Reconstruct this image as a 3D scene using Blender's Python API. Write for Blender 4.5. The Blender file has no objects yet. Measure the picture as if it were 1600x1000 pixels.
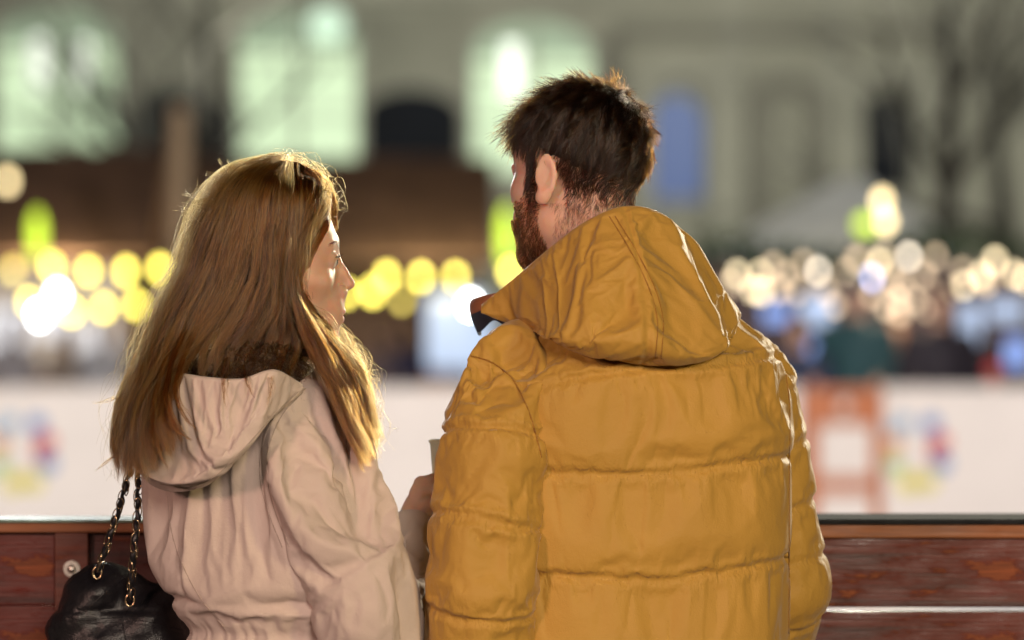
import bpy, bmesh, math, random, time
import numpy as np
from mathutils import Vector, Matrix
R = math.radians
T0 = time.time()
# ---------------------------------------------------------------- noise and implicit surfaces
_rs = np.random.RandomState(7)
_PERM = np.concatenate([_rs.permutation(256)] * 3)
_GRAD = _rs.normal(size=(256, 3)); _GRAD /= np.linalg.norm(_GRAD, axis=1)[:, None]
def noise3(P):
    """Perlin noise of an (n,3) array, about -0.7..0.7"""
    I = np.floor(P).astype(int); F = P - I
    U = F * F * F * (F * (F * 6 - 15) + 10)
    out = 0
    for dx in (0, 1):
        for dy in (0, 1):
            for dz in (0, 1):
                h = _PERM[(_PERM[(_PERM[(I[:, 0] + dx) & 255] + I[:, 1] + dy) & 255] + I[:, 2] + dz) & 255]
                g = (_GRAD[h] * (F - (dx, dy, dz))).sum(1)
                w = (U[:, 0] if dx else 1 - U[:, 0]) * (U[:, 1] if dy else 1 - U[:, 1]) * (U[:, 2] if dz else 1 - U[:, 2])
                out = out + g * w
    return out
def fbm(P, n=3):
    a = 1.0; o = 0
    for i in range(n):
        o = o + a * noise3(P + 17.3 * i); P = P * 2.03; a *= .5
    return o
def smin(a, b, k):
    h = np.clip(.5 + .5 * (b - a) / k, 0, 1)
    return b + (a - b) * h - k * h * (1 - h)
def smax(a, b, k): return -smin(-a, -b, k)
def sstep(a, b, x):
    t = np.clip((x - a) / (b - a), 0, 1); return t * t * (3 - 2 * t)
def ell(P, c, r, rot=None):
    q = P - np.array(c)
    if rot is not None: q = q @ rot            # rot columns are the axes
    r = np.array(r)
    k0 = np.linalg.norm(q / r, axis=1); k1 = np.linalg.norm(q / (r * r), axis=1) + 1e-9
    return k0 * (k0 - 1) / k1
def cone(P, a, b, ra, rb):
    """capsule with two radii"""
    a = np.array(a, float); b = np.array(b, float); ab = b - a
    t = np.clip(((P - a) @ ab) / (ab @ ab), 0, 1)
    return np.linalg.norm(P - a - t[:, None] * ab, axis=1) - (ra + (rb - ra) * t)
def chain(P, pts, k=.02):
    """smooth union of cones through (x,y,z,r) points"""
    d = None
    for p, q in zip(pts[:-1], pts[1:]):
        e = cone(P, p[:3], q[:3], p[3], q[3]); d = e if d is None else smin(d, e, k)
    return d
def curve_interp(xs, ys, x):
    """smooth (catmull/pchip like) interpolation"""
    xs = np.array(xs, float); ys = np.array(ys, float)
    o = np.argsort(xs); xs = xs[o]; ys = ys[o]
    d = np.diff(ys) / np.diff(xs); m = np.zeros(len(xs))
    for i in range(1, len(xs) - 1):
        m[i] = 0 if d[i - 1] * d[i] <= 0 else 2 * d[i - 1] * d[i] / (d[i - 1] + d[i])
    m[0] = d[0]; m[-1] = d[-1]
    x = np.clip(x, xs[0], xs[-1]); i = np.clip(np.searchsorted(xs, x) - 1, 0, len(xs) - 2)
    h = xs[i + 1] - xs[i]; t = (x - xs[i]) / h
    return ((2*t**3 - 3*t**2 + 1) * ys[i] + (t**3 - 2*t**2 + t) * h * m[i] + (-2*t**3 + 3*t**2) * ys[i + 1] + (t**3 - t**2) * h * m[i + 1])
def surf(f, lo, hi, h, newton=2):
    """surface nets of f (array of points -> distance) in the box lo..hi; returns vertices, quads"""
    lo = np.array(lo, float); n = np.ceil((np.array(hi) - lo) / h).astype(int) + 1
    ax = [lo[i] + h * np.arange(n[i]) for i in range(3)]
    G = np.stack(np.meshgrid(*ax, indexing='ij'), -1).reshape(-1, 3)
    V = np.concatenate([f(G[i:i + 400000]) for i in range(0, len(G), 400000)]).reshape(n)
    s = V < 0
    cn = n - 1
    cnt = np.zeros(cn, int); acc = np.zeros(tuple(cn) + (3,))
    for a in range(3):
        sl0 = [slice(None)] * 3; sl1 = [slice(None)] * 3
        sl0[a] = slice(0, -1); sl1[a] = slice(1, None)
        v0 = V[tuple(sl0)]; v1 = V[tuple(sl1)]; cr = (v0 < 0) != (v1 < 0)
        t = np.where(cr, v0 / np.where(cr, v0 - v1, 1), 0)
        b, c = [i for i in range(3) if i != a]
        for db in (0, 1):
            for dc in (0, 1):
                sl = [slice(None)] * 3; sl[b] = slice(db, n[b] - 1 + db); sl[c] = slice(dc, n[c] - 1 + dc)
                k = cr[tuple(sl)]; tt = t[tuple(sl)]
                cnt += k
                acc[..., a] += k * tt
                acc[..., b] += k * db
                acc[..., c] += k * dc
    act = cnt > 0
    idx = -np.ones(cn, int); idx[act] = np.arange(act.sum())
    P = lo + (np.argwhere(act) + acc[act] / cnt[act][:, None]) * h
    faces = []
    for a in range(3):
        b, c = (a + 1) % 3, (a + 2) % 3
        sl0 = [slice(1, -1)] * 3; sl1 = [slice(1, -1)] * 3
        sl0[a] = slice(0, n[a] - 1); sl1[a] = slice(1, n[a])
        s0 = s[tuple(sl0)]; s1 = s[tuple(sl1)]
        for flip in (0, 1):
            w = np.argwhere(s0 & ~s1 if not flip else ~s0 & s1)
            off = np.ones(3, int); off[a] = 0
            e = w + off
            q = []
            for db, dc in ((0, 0), (1, 0), (1, 1), (0, 1)):
                k = e.copy(); k[:, b] += db - 1; k[:, c] += dc - 1
                q.append(idx[k[:, 0], k[:, 1], k[:, 2]])
            q = np.stack(q, 1)
            faces.append(q[:, ::-1] if flip else q)
    Fc = np.concatenate(faces); Fc = Fc[(Fc >= 0).all(1)]
    for _ in range(newton):
        d = f(P); g = grad(f, P, h * .25)
        step = np.clip(d / np.maximum((g * g).sum(1), .05), -h * .4, h * .4)
        P = P - g * step[:, None]
    return P, Fc
def grad(f, P, e):
    g = np.empty_like(P)
    for i in range(3):
        d = np.zeros(3); d[i] = e
        g[:, i] = (f(P + d) - f(P - d)) / (2 * e)
    return g
def mesh_from(name, V, F):
    me = bpy.data.meshes.new(name)
    V = np.asarray(V, np.float32); F = np.asarray(F, np.int32); k = F.shape[1]
    me.vertices.add(len(V)); me.vertices.foreach_set('co', V.ravel())
    me.loops.add(F.size); me.loops.foreach_set('vertex_index', F.ravel())
    me.polygons.add(len(F)); me.polygons.foreach_set('loop_start', np.arange(0, F.size, k, dtype=np.int32))
    me.update(calc_edges=True); me.validate()
    me.polygons.foreach_set('use_smooth', np.ones(len(me.polygons), bool))
    return me
def drop_faces(V, F, keep_v):
    """faces whose vertices are all kept, vertices renumbered"""
    F = F[keep_v[F].all(1)]
    u = np.unique(F); m = -np.ones(len(V), int); m[u] = np.arange(len(u))
    return V[u], m[F], u
# ================================================================ camera, sky, lights, exposure
sc = bpy.context.scene
CZ, FPX, HY = 1.43, 6000.0, 544.0
def at(px, py, Y):
    """a point of the place, Y metres from the camera, from its pixel in the 1600 x 1000 photograph"""
    return np.array([(px - 800) * Y / FPX, Y, CZ + (HY - py) * Y / FPX])
cam = bpy.data.objects.new('camera', bpy.data.cameras.new('camera')); sc.collection.objects.link(cam)
cam.location = (0, 0, CZ); cam.rotation_euler = (R(90), 0, 0)
cam.data.lens = 135; cam.data.sensor_width = 36; cam.data.shift_y = 44 / 1600
cam.data.clip_start = .1; cam.data.clip_end = 400
cam.data.dof.use_dof = True; cam.data.dof.focus_distance = 5.32
cam.data.dof.aperture_fstop = 2.35; cam.data.dof.aperture_ratio = 1.16
sc.camera = cam
w = bpy.data.worlds.new('World'); sc.world = w; w.use_nodes = True
nt = w.node_tree; bg = nt.nodes['Background']
sky = nt.nodes.new('ShaderNodeTexSky'); sky.sky_type = 'NISHITA'; sky.sun_disc = False
sky.sun_elevation = R(-4); sky.sun_rotation = R(200)
nt.links.new(sky.outputs[0], bg.inputs[0]); bg.inputs[1].default_value = .08
def lamp(name, kind, loc, energy, col, size=.2, target=None, angle=60, blend=.5):
    l = bpy.data.lights.new(name, kind); o = bpy.data.objects.new(name, l); sc.collection.objects.link(o)
    l.energy = energy; l.color = col; o.location = loc
    if kind in ('POINT', 'SPOT'): l.shadow_soft_size = size
    if kind == 'SPOT': l.spot_size = R(angle); l.spot_blend = blend
    if target is not None:
        o.rotation_euler = (Vector(target) - Vector(loc)).to_track_quat('-Z', 'Y').to_euler()
    return o
# lamps of the market square behind the camera (pinkish ones to one side, a sodium yellow one to the other), and an added white fill
lamp('square_lamp_pink', 'SPOT', (-4.3, -1.0, 3.0), 820, (1, .60, .48), .45, (0, 5.4, 1.3), 70)
lamp('square_lamp_yellow', 'SPOT', (4.8, -1.2, 3.3), 780, (1, .80, .38), .42, (0, 5.4, 1.3), 70)
lamp('soft_fill_white', 'SPOT', (1.6, -3.6, 3.7), 1850, (1, .82, .66), 1.1, (0, 5.4, 1.3), 70)  # neutral fill added to soften the side lamps, not a lamp of the square
# floodlights over the ice rink, above the frame
lamp('rink_flood_right', 'SPOT', (4.4, 13.5, 3.4), 2400, (1, .90, .66), .22, (0, 5.4, 1.4), 60)
lamp('rink_flood_middle', 'SPOT', (.9, 15.5, 3.2), 850, (1, .95, .80), .25, (-.1, 5.4, 1.4), 60)
lamp('rink_flood_left', 'SPOT', (-2.2, 15, 3.2), 1000, (.95, .98, .96), .25, (-.1, 5.4, 1.4), 60)
lamp('rink_flood_ice', 'SPOT', (-6, 8.5, 7.5), 6200, (1, .93, .88), .3, (-2, 25, .5), 100)
lamp('rink_flood_ice', 'SPOT', (6, 8.5, 7.5), 6200, (1, .93, .88), .3, (3, 25, .5), 100)
# wash on the facade of the old building
for i, x in enumerate((-12, -4, 4, 12)):
    lamp('facade_wash', 'SPOT', (x, 56, 7.5), (1300, 2000, 2900, 2300)[i], (1, 1, .82), .5, (x * 1.02, 74, 6.2), 110, 1)
sun = bpy.data.lights.new('sun', 'SUN'); so = bpy.data.objects.new('sun', sun); sc.collection.objects.link(so)
sun.energy = .02; sun.angle = R(12); sun.color = (.8, .88, 1); so.rotation_euler = (R(50), 0, R(-30))
sc.view_settings.view_transform = 'Standard'; sc.view_settings.look = 'None'
sc.view_settings.exposure = .08; sc.view_settings.gamma = 1
sc.render.engine = 'CYCLES'; sc.cycles.use_denoising = True
try: sc.cycles.denoiser = 'OPENIMAGEDENOISE'
except Exception: pass
sc.cycles.denoising_prefilter = 'ACCURATE'; sc.cycles.denoising_input_passes = 'RGB_ALBEDO_NORMAL'; sc.cycles.use_adaptive_sampling = False
sc.cycles.max_bounces = 6; sc.cycles.transparent_max_bounces = 8; sc.cycles.sample_clamp_indirect = 4
sc.cycles.use_light_tree = True; sc.cycles.caustics_reflective = False; sc.cycles.caustics_refractive = False
# ================================================================ materials
def rgb(c): return (c[0], c[1], c[2], 1)
def new_mat(name):
    m = bpy.data.materials.new(name); m.use_nodes = True
    return m, m.node_tree, m.node_tree.nodes['Principled BSDF']
def nd(t, kind, **kw):
    n = t.nodes.new(kind)
    for k, v in kw.items():
        if k.startswith('i_'): n.inputs[k[2:].replace('_', ' ')].default_value = v
        else: setattr(n, k, v)
    return n
def ramp(t, fac, stops):
    r = t.nodes.new('ShaderNodeValToRGB'); t.links.new(fac, r.inputs[0])
    e = r.color_ramp.elements
    while len(e) < len(stops): e.new(.5)
    for k, (p, c) in zip(e, stops): k.position = p; k.color = rgb(c)
    return r.outputs[0]
def coord(t, scale=(1, 1, 1), kind='Object', rot=(0, 0, 0)):
    c = t.nodes.new('ShaderNodeTexCoord'); m = t.nodes.new('ShaderNodeMapping')
    m.inputs['Scale'].default_value = scale; m.inputs['Rotation'].default_value = rot
    t.links.new(c.outputs[kind], m.inputs[0]); return m.outputs[0]
def noise_n(t, vec, scale, detail=4, rough=.55, dist=0):
    n = nd(t, 'ShaderNodeTexNoise', i_Scale=scale, i_Detail=detail, i_Roughness=rough, i_Distortion=dist)
    t.links.new(vec, n.inputs['Vector']); return n.outputs[0]
def bump(t, b, h, strength=.3, dist=.002, prev=None):
    n = nd(t, 'ShaderNodeBump', i_Strength=strength, i_Distance=dist); t.links.new(h, n.inputs['Height'])
    if prev is not None: t.links.new(prev, n.inputs['Normal'])
    t.links.new(n.outputs[0], b.inputs['Normal']); return n.outputs[0]
def plain(name, c, rough=.6, var=.12, scale=6, metal=0, bumps=0, spec=.5):
    """a plain surface with uneven colour"""
    m, t, b = new_mat(name)
    v = coord(t)
    a = [x * (1 - var) for x in c]; d = [min(1, x * (1 + var)) for x in c]
    f = noise_n(t, v, scale)
    t.links.new(ramp(t, f, ((.3, a), (.7, d))), b.inputs['Base Color'])
    b.inputs['Roughness'].default_value = rough; b.inputs['Metallic'].default_value = metal
    b.inputs['Specular IOR Level'].default_value = spec
    if bumps: bump(t, b, noise_n(t, v, scale * 6), .4, bumps)
    return m
def glow(name, c, s, sample=False):
    m, t, b = new_mat(name)
    b.inputs['Base Color'].default_value = rgb([min(1, x) * .06 for x in c])
    b.inputs['Emission Color'].default_value = rgb(c); b.inputs['Emission Strength'].default_value = s
    b.inputs['Roughness'].default_value = .4
    if not sample: m.cycles.emission_sampling = 'NONE'
    return m
def fabric(name, c, weave=2600, rough=.6, sheen=.2, var=.08, c2=None, pucker=0, crease=0, spec=.3):
    m, t, b = new_mat(name)
    v = coord(t)
    f = noise_n(t, v, 9, 5)
    t.links.new(ramp(t, f, ((.3, [x * (1 - var) for x in c]), (.7, [x * (1 + var) for x in (c2 or c)]))), b.inputs['Base Color'])
    b.inputs['Roughness'].default_value = rough
    b.inputs['Sheen Weight'].default_value = sheen; b.inputs['Sheen Roughness'].default_value = .4
    b.inputs['Specular IOR Level'].default_value = spec
    w1 = nd(t, 'ShaderNodeTexNoise', i_Scale=weave / 4, i_Detail=2.0); t.links.new(coord(t, (1, 1, .35)), w1.inputs['Vector'])
    n1 = bump(t, b, noise_n(t, v, 150, 4, .65), .35, .0020)
    n1 = bump(t, b, noise_n(t, v, 620, 2, .6), .5, .0008, n1)
    if crease:
        rd = nd(t, 'ShaderNodeTexNoise', noise_type='RIDGED_MULTIFRACTAL', i_Scale=13.0, i_Detail=4.0, i_Roughness=.5, i_Distortion=.25); t.links.new(coord(t, (1, 1, .75), rot=(.3, .5, .2)), rd.inputs['Vector'])
        n1 = bump(t, b, rd.outputs[0], .42, crease, n1)
        r2 = nd(t, 'ShaderNodeTexNoise', noise_type='RIDGED_MULTIFRACTAL', i_Scale=38.0, i_Detail=3.0, i_Roughness=.5, i_Distortion=.3); t.links.new(coord(t, (1, 1, .6), rot=(.9, .2, .7)), r2.inputs['Vector'])
        n1 = bump(t, b, r2.outputs[0], .30, crease * .35, n1)
    if pucker:
        at_ = nd(t, 'ShaderNodeAttribute', attribute_name='pucker'); mu = nd(t, 'ShaderNodeMath', operation='MULTIPLY')
        t.links.new(at_.outputs['Fac'], mu.inputs[0]); t.links.new(noise_n(t, coord(t, (95, 95, 26)), 1.0, 3, .55, .6), mu.inputs[1])
        n1 = bump(t, b, mu.outputs[0], .8, pucker, n1)
    bump(t, b, w1.outputs[0], .22, .0006, n1)
    return m
def wood(name, dark, mid, worn, wear=.62, gloss=.35, scale=1.0):
    """varnished plank, grain along X, the varnish worn through in patches"""
    m, t, b = new_mat(name)
    v = coord(t, (1.2 * scale, 8 * scale, 22 * scale)); v2 = coord(t, (4.5 * scale, 6 * scale, 17 * scale)); v3 = coord(t, (3, 30, 120))
    g = noise_n(t, v, 2.2, 7, .62, .8); fine = noise_n(t, v3, 2.5, 4, .6)
    base = ramp(t, g, ((.3, dark), (.52, mid), (.75, [x * .6 for x in dark])))
    patch = noise_n(t, v2, 1.7, 10, .70, .25)
    k = ramp(t, patch, ((wear, (0, 0, 0)), (wear + .035, (1, 1, 1))))
    mx = nd(t, 'ShaderNodeMix', data_type='RGBA'); t.links.new(k, mx.inputs[0]); t.links.new(base, mx.inputs[6])
    t.links.new(ramp(t, fine, ((.35, [x * .55 for x in worn]), (.65, worn))), mx.inputs[7])
    m2 = nd(t, 'ShaderNodeMix', data_type='RGBA', blend_type='MULTIPLY'); m2.inputs[0].default_value = .55
    t.links.new(mx.outputs[2], m2.inputs[6]); t.links.new(ramp(t, fine, ((.25, (.4, .4, .4)), (.6, (1, 1, 1)))), m2.inputs[7])
    t.links.new(m2.outputs[2], b.inputs['Base Color'])
    t.links.new(ramp(t, patch, ((wear - .2, (gloss,) * 3), (wear + .05, (.75,) * 3))), b.inputs['Roughness'])
    n1 = bump(t, b, fine, .5, .0012); bump(t, b, k, .4, .0012, n1)
    return m
def hair_mat(name, melanin, redness, rough=.32, rand=.35, tint=None):
    m = bpy.data.materials.new(name); m.use_nodes = True; t = m.node_tree
    t.nodes.remove(t.nodes['Principled BSDF'])
    h = t.nodes.new('ShaderNodeBsdfHairPrincipled'); h.parametrization = 'MELANIN'
    h.inputs['Melanin'].default_value = melanin; h.inputs['Melanin Redness'].default_value = redness
    h.inputs['Roughness'].default_value = rough; h.inputs['Radial Roughness'].default_value = .45
    h.inputs['Random Color'].default_value = rand; h.inputs['Random Roughness'].default_value = .2
    if tint:
        h.inputs['Tint'].default_value = rgb(tint)
    t.links.new(h.outputs[0], t.nodes['Material Output'].inputs[0]); return m
def skin(name, c):
    m, t, b = new_mat(name)
    v = coord(t)
    f = noise_n(t, v, 30, 5)
    t.links.new(ramp(t, f, ((.3, [c[0] * .9, c[1] * .82, c[2] * .8]), (.7, c))), b.inputs['Base Color'])
    b.inputs['Roughness'].default_value = .48; b.inputs['Subsurface Weight'].default_value = 1
    b.inputs['Subsurface Radius'].default_value = (1, .32, .16); b.inputs['Subsurface Scale'].default_value = .010
    bump(t, b, noise_n(t, v, 700, 3), .12, .0008)
    return m
# ================================================================ builders
def tag(o, label, cat, group=None, kind=None):
    if label: o['label'] = label
    if cat: o['category'] = cat
    if group: o['group'] = group
    if kind: o['kind'] = kind
    return o
def empty(name, loc, label, cat, group=None):
    o = bpy.data.objects.new(name, None); sc.collection.objects.link(o); o.location = loc; o.empty_display_size = .1
    return tag(o, label, cat, group)
def link(name, me, mat, parent=None, label=None):
    o = bpy.data.objects.new(name, me); sc.collection.objects.link(o)
    for m in (mat if isinstance(mat, (list, tuple)) else [mat]): me.materials.append(m)
    if parent is not None: o.parent = parent
    if label: o['label'] = label
    return o
class MB:
    """collects boxes, tubes and lathes into one mesh"""
    def __init__(s): s.v = []; s.f = []; s.mi = []
    def add(s, V, F, mi=0):
        n = len(s.v); s.v += [tuple(p) for p in V]; s.f += [tuple(i + n for i in q) for q in F]; s.mi += [mi] * len(F); return s
    def box(s, lo, hi, mi=0, bev=0):
        (a, b, c), (d, e, f) = lo, hi
        if not bev:
            V = [(x, y, z) for x in (a, d) for y in (b, e) for z in (c, f)]
            return s.add(V, [(0, 1, 3, 2), (4, 6, 7, 5), (0, 4, 5, 1), (2, 3, 7, 6), (0, 2, 6, 4), (1, 5, 7, 3)], mi)
        bm = bmesh.new(); bmesh.ops.create_cube(bm, size=1)
        for v in bm.verts: v.co = Vector(((a + d) / 2 + v.co.x * (d - a), (b + e) / 2 + v.co.y * (e - b), (c + f) / 2 + v.co.z * (f - c)))
        bmesh.ops.bevel(bm, geom=bm.edges[:], offset=bev, segments=2, affect='EDGES', profile=.6)
        bm.verts.index_update()
        s.add([v.co[:] for v in bm.verts], [[v.index for v in f.verts] for f in bm.faces], mi); bm.free(); return s
    def tube(s, pts, r, n=8, mi=0, caps=True):
        P = [Vector(p) for p in pts]; rr = r if isinstance(r, (list, tuple)) else [r] * len(P)
        V = []; F = []; up = None
        for i, p in enumerate(P):
            d = (P[min(i + 1, len(P) - 1)] - P[max(i - 1, 0)]).normalized()
            if up is None: up = d.orthogonal().normalized()
            up = (up - d * up.dot(d)); up = up.normalized() if up.length > 1e-6 else d.orthogonal().normalized()
            sd = d.cross(up)
            for k in range(n):
                a = 2 * math.pi * k / n; V.append(p + (up * math.cos(a) + sd * math.sin(a)) * rr[i])
        for i in range(len(P) - 1):
            for k in range(n):
                F.append((i * n + k, i * n + (k + 1) % n, (i + 1) * n + (k + 1) % n, (i + 1) * n + k))
        if caps: F.append(tuple(range(n))[::-1]); F.append(tuple((len(P) - 1) * n + k for k in range(n)))
        return s.add(V, F, mi)
    def lathe(s, prof, c=(0, 0, 0), n=16, mi=0, axis='z'):
        V = []; F = []
        for r, z in prof:
            for k in range(n):
                a = 2 * math.pi * k / n; x, y = r * math.cos(a), r * math.sin(a)
                V.append((c[0] + x, c[1] + y, c[2] + z) if axis == 'z' else (c[0] + x, c[1] + z, c[2] + y))
        for i in range(len(prof) - 1):
            for k in range(n): F.append((i * n + k, i * n + (k + 1) % n, (i + 1) * n + (k + 1) % n, (i + 1) * n + k))
        return s.add(V, F, mi)
    def prism(s, poly, y0, y1, mi=0):
        """poly of (x,z) extruded from y0 to y1"""
        n = len(poly); V = [(x, y0, z) for x, z in poly] + [(x, y1, z) for x, z in poly]
        F = [tuple(range(n)), tuple(range(2 * n - 1, n - 1, -1))] + [(i, i + n, (i + 1) % n + n, (i + 1) % n) for i in range(n)]
        return s.add(V, F, mi)
    def build(s, name, mat, parent=None, smooth=False, label=None):
        me = bpy.data.meshes.new(name); me.from_pydata(s.v, [], s.f); me.update()
        bm = bmesh.new(); bm.from_mesh(me); bmesh.ops.recalc_face_normals(bm, faces=bm.faces); bm.to_mesh(me); bm.free()
        if any(s.mi): me.polygons.foreach_set('material_index', s.mi)
        if smooth: me.polygons.foreach_set('use_smooth', [True] * len(me.polygons))
        return link(name, me, mat, parent, label)
def strands(name, pts, rad, mat, parent=None, taper=.25):
    """hair curves from an (n,k,3) array; rad at the root, tapering to the tip"""
    n, k, _ = pts.shape
    hc = bpy.data.hair_curves.new(name); hc.add_curves([k] * n)
    hc.attributes['position'].data.foreach_set('vector', np.ascontiguousarray(pts, np.float32).ravel())
    prof = 1 - (1 - taper) * np.linspace(0, 1, k) ** 2.2
    r = (np.broadcast_to(np.asarray(rad, float).reshape(-1, 1), (n, 1)) * prof).astype(np.float32)
    a = hc.attributes.get('radius') or hc.attributes.new('radius', 'FLOAT', 'POINT')
    a.data.foreach_set('value', r.ravel())
    return link(name, hc, mat, parent)
# ================================================================ the setting
rnd = random.Random(5)
def sheet(name, x0, x1, y0, y1, z, mat):
    o = MB().add([(x0, y0, z), (x1, y0, z), (x1, y1, z), (x0, y1, z)], [(0, 1, 2, 3)]).build(name, mat); o['kind'] = 'structure'; return o
sheet('ground', -150, 150, -60, 260, -.02, plain('paving', (.10, .095, .09), .8, .25, 3, 0, .004))
ice_m, t, b = new_mat('ice')
t.links.new(ramp(t, noise_n(t, coord(t), 1.3, 8, .7), ((.3, (.62, .66, .70)), (.7, (.80, .82, .84)))), b.inputs['Base Color'])
b.inputs['Roughness'].default_value = .28
sheet('ice_rink', -40, 40, 5.98, 24.9, 0, ice_m)
# ---------------------------------------------------------------- the near barrier
WD = wood('barrier_wood', (.028, .0028, .0018), (.115, .011, .0045), (.25, .060, .016), .56, .24)
WD2 = wood('barrier_wood_dark', (.018, .0025, .0018), (.062, .007, .0035), (.17, .04, .013), .59, .27)
WR = wood('barrier_post_wood', (.07, .011, .005), (.135, .025, .009), (.25, .07, .028), .66, .4)
WC = wood('barrier_edge_wood', (.17, .050, .017), (.30, .105, .035), (.11, .03, .015), .64, .45)
GRT = plain('cap_green_reflection', (.17, .25, .20), .6, .45, 40, 0, .0006)  # pale green puts the reflection on the dark cap into its colour
BLK = plain('dark_rubber_cap', (.020, .021, .024), .95, .3, 25, 0, .0006, .08)
STEEL = plain('worn_steel', (.62, .58, .52), .38, .3, 90, 1, .0006)
WHT = plain('worn_white_paint', (.70, .68, .62), .5, .2, 160, 0, .0005)
S7 = 5.78 / FPX
def zz(py, Y=5.78): return CZ + (HY - py) * Y / FPX
def xx(px, Y=5.78): return (px - 800) * Y / FPX
br = empty('rink_barrier', (xx(-300), 5.8, 0), 'dark red wooden rink barrier with steel bolt and pale green reflection coloured on its top, behind the handbag', 'barrier')
B0 = Vector(br.location)
def bpart(name, lo, hi, mat, par, base, bev=.002, label=None):
    c = Vector([(a + d) / 2 for a, d in zip(lo, hi)]); h = [(d - a) / 2 for a, d in zip(lo, hi)]
    o = MB().box([-x for x in h], h, 0, bev).build(name, mat, par, label=label); o.location = c - base; return o
xl0, xl1 = xx(-520), xx(560)
bpart('top_cap', (xl0, 5.772, zz(812) - .004), (xl1, 5.915, zz(812)), GRT, br, B0, .001, 'barrier top coloured as a pale green reflection')
bpart('edge_strip', (xl0, 5.778, zz(832)), (xl1, 5.905, zz(812) - .0045), WC, br, B0, .002)
for px in (-420, 111, 530):
    pst = bpart('post', (xx(px - 26), 5.782, 0), (xx(px + 26), 5.85, zz(832) - .001), WR, br, B0, .002)
    for py in (889, 1120):
        if px == 530: continue
        bc = Vector((xx(px + 1), 5.782, zz(py)))
        wa = MB().lathe([(.0, -.0022), (.0122, -.0022), (.0128, -.001), (.0128, 0)], n=28, axis='y').build('washer', WHT, pst, True); wa.location = bc - B0 - pst.location
        bo = MB().lathe([(.0, -.0085), (.0035, -.0082), (.0062, -.006), (.0066, -.0022)], n=20, axis='y').build('bolt_head', STEEL, pst, True); bo.location = bc - B0 - pst.location
edges = [(-520, -447), (-393, 84.5), (137.5, 503)]
for a, c in edges:
    z1 = zz(833)
    for k in range(9):
        h = .112 + rnd.uniform(-.003, .003)
        bpart('plank', (xx(a), 5.796 + rnd.uniform(0, .003), z1 - h), (xx(c), 5.83, z1 - .0006), rnd.choice((WD, WD2)) if k else (WD if a < 100 else WD2), br, B0, .0025)
        z1 -= h
        if z1 < .14: break
br2 = empty('rink_barrier', (xx(1100), 5.8, 0), 'dark red wooden rink barrier with black top and open slit, beside the yellow jacket', 'barrier')
B1 = Vector(br2.location); xr0, xr1 = xx(562), xx(2150)
bpart('top_cap', (xr0, 5.770, zz(819)), (xr1, 5.985, zz(811)), BLK, br2, B1, .002, 'black rubber top of the barrier')
bpart('edge_strip', (xr0, 5.778, zz(841)), (xr1, 5.95, zz(819) - .0005), WC, br2, B1, .003)
z1 = zz(842)
for k in range(9):
    h = .1035
    bpart('plank', (xr0, 5.788 + .002 * (k % 2), z1 - h), (xr1, 5.825, z1), WD if k != 2 else WD2, br2, B1, .003)
    z1 -= h + .0072
    if z1 < .14: break
for px in (590, 1010, 2100):
    bpart('post', (xx(px - 26), 5.8265, 0), (xx(px + 26), 5.89, zz(842)), WR, br2, B1, .003)
# ---------------------------------------------------------------- the far barrier with its banners
Y2 = 25.0
PAN = plain('white_banner', (.74, .68, .64), .55, .05, 2)
OW = wood('gate_wood', (.44, .13, .045), (.54, .17, .06), (.5, .18, .08), .7, .5, .3)
LOGO = [plain('logo_' + n, c, .5, .05) for n, c in (('blue', (.06, .20, .50)), ('red', (.62, .10, .10)), ('yellow', (.70, .62, .10)), ('green', (.25, .50, .22)), ('sky', (.25, .42, .60)), ('orange', (.70, .32, .10)))]
def X2(px): return (px - 800) * Y2 / FPX
def Z2(py): return CZ + (HY - py) * Y2 / FPX
def banner(x0, x1, label, logo_px=None):
    t_ = empty('banner_panel', (X2((x0 + x1) / 2), Y2, 0), label, 'banner', 'white banner panels of the far rink side')
    base = Vector(t_.location); w_ = X2(x1) - X2(x0)
    MB().box((-w_ / 2 + .004, 0, .02), (w_ / 2 - .004, .04, Z2(612)), 0, .006).build('board', PAN, t_)
    MB().box((-w_ / 2, -.012, Z2(612) + .001), (w_ / 2, .06, Z2(604)), 0, .006).build('top_rail', PAN, t_)
    if logo_px is not None:
        cx, cz = X2(logo_px) - base.x, Z2(705)
        # a ring of coloured petals
        for k, (ang, rr, s, mi) in enumerate(((60, .19, .055, 0), (20, .16, .06, 1), (-25, .18, .055, 0), (-70, .20, .06, 2), (-105, .20, .065, 2), (-150, .17, .05, 3), (115, .19, .05, 4), (165, .16, .055, 5), (-5, .12, .045, 1), (140, .2, .04, 4))):
            px_, pz_ = cx + rr * math.cos(R(ang)), cz + rr * 1.05 * math.sin(R(ang))
            V = [(px_ + s * math.cos(2 * math.pi * i / 14) * 1.25, -.0045, pz_ + s * math.sin(2 * math.pi * i / 14)) for i in range(14)]
            MB().add(V, [tuple(range(14))]).build('logo_petal', LOGO[mi], t_)
        MB().box((cx + .36, -.0035, cz - .05), (cx + .37, -.0005, cz - .02)).build('logo_dash', PAN, t_)
    return t_
banner(-1000, -331, 'plain white far banner at the far left of the rink'); banner(1991, 2700, 'plain white far banner at the far right of the rink')
banner(-330, 330, 'white far banner with colourful ring emblem, left of the woman', 35)
banner(331, 790, 'plain white far banner seen between the two people')
banner(791, 1252, 'plain white far banner hidden behind the yellow jacket')
banner(1378, 1990, 'white far banner with colourful ring emblem, right of the wooden gate', 1432)
gt = empty('rink_gate', (X2(1315), Y2, 0), 'orange brown wooden rink gate with white inset panels beside the yellow sleeve', 'gate')
gx = gt.location.x
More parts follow.
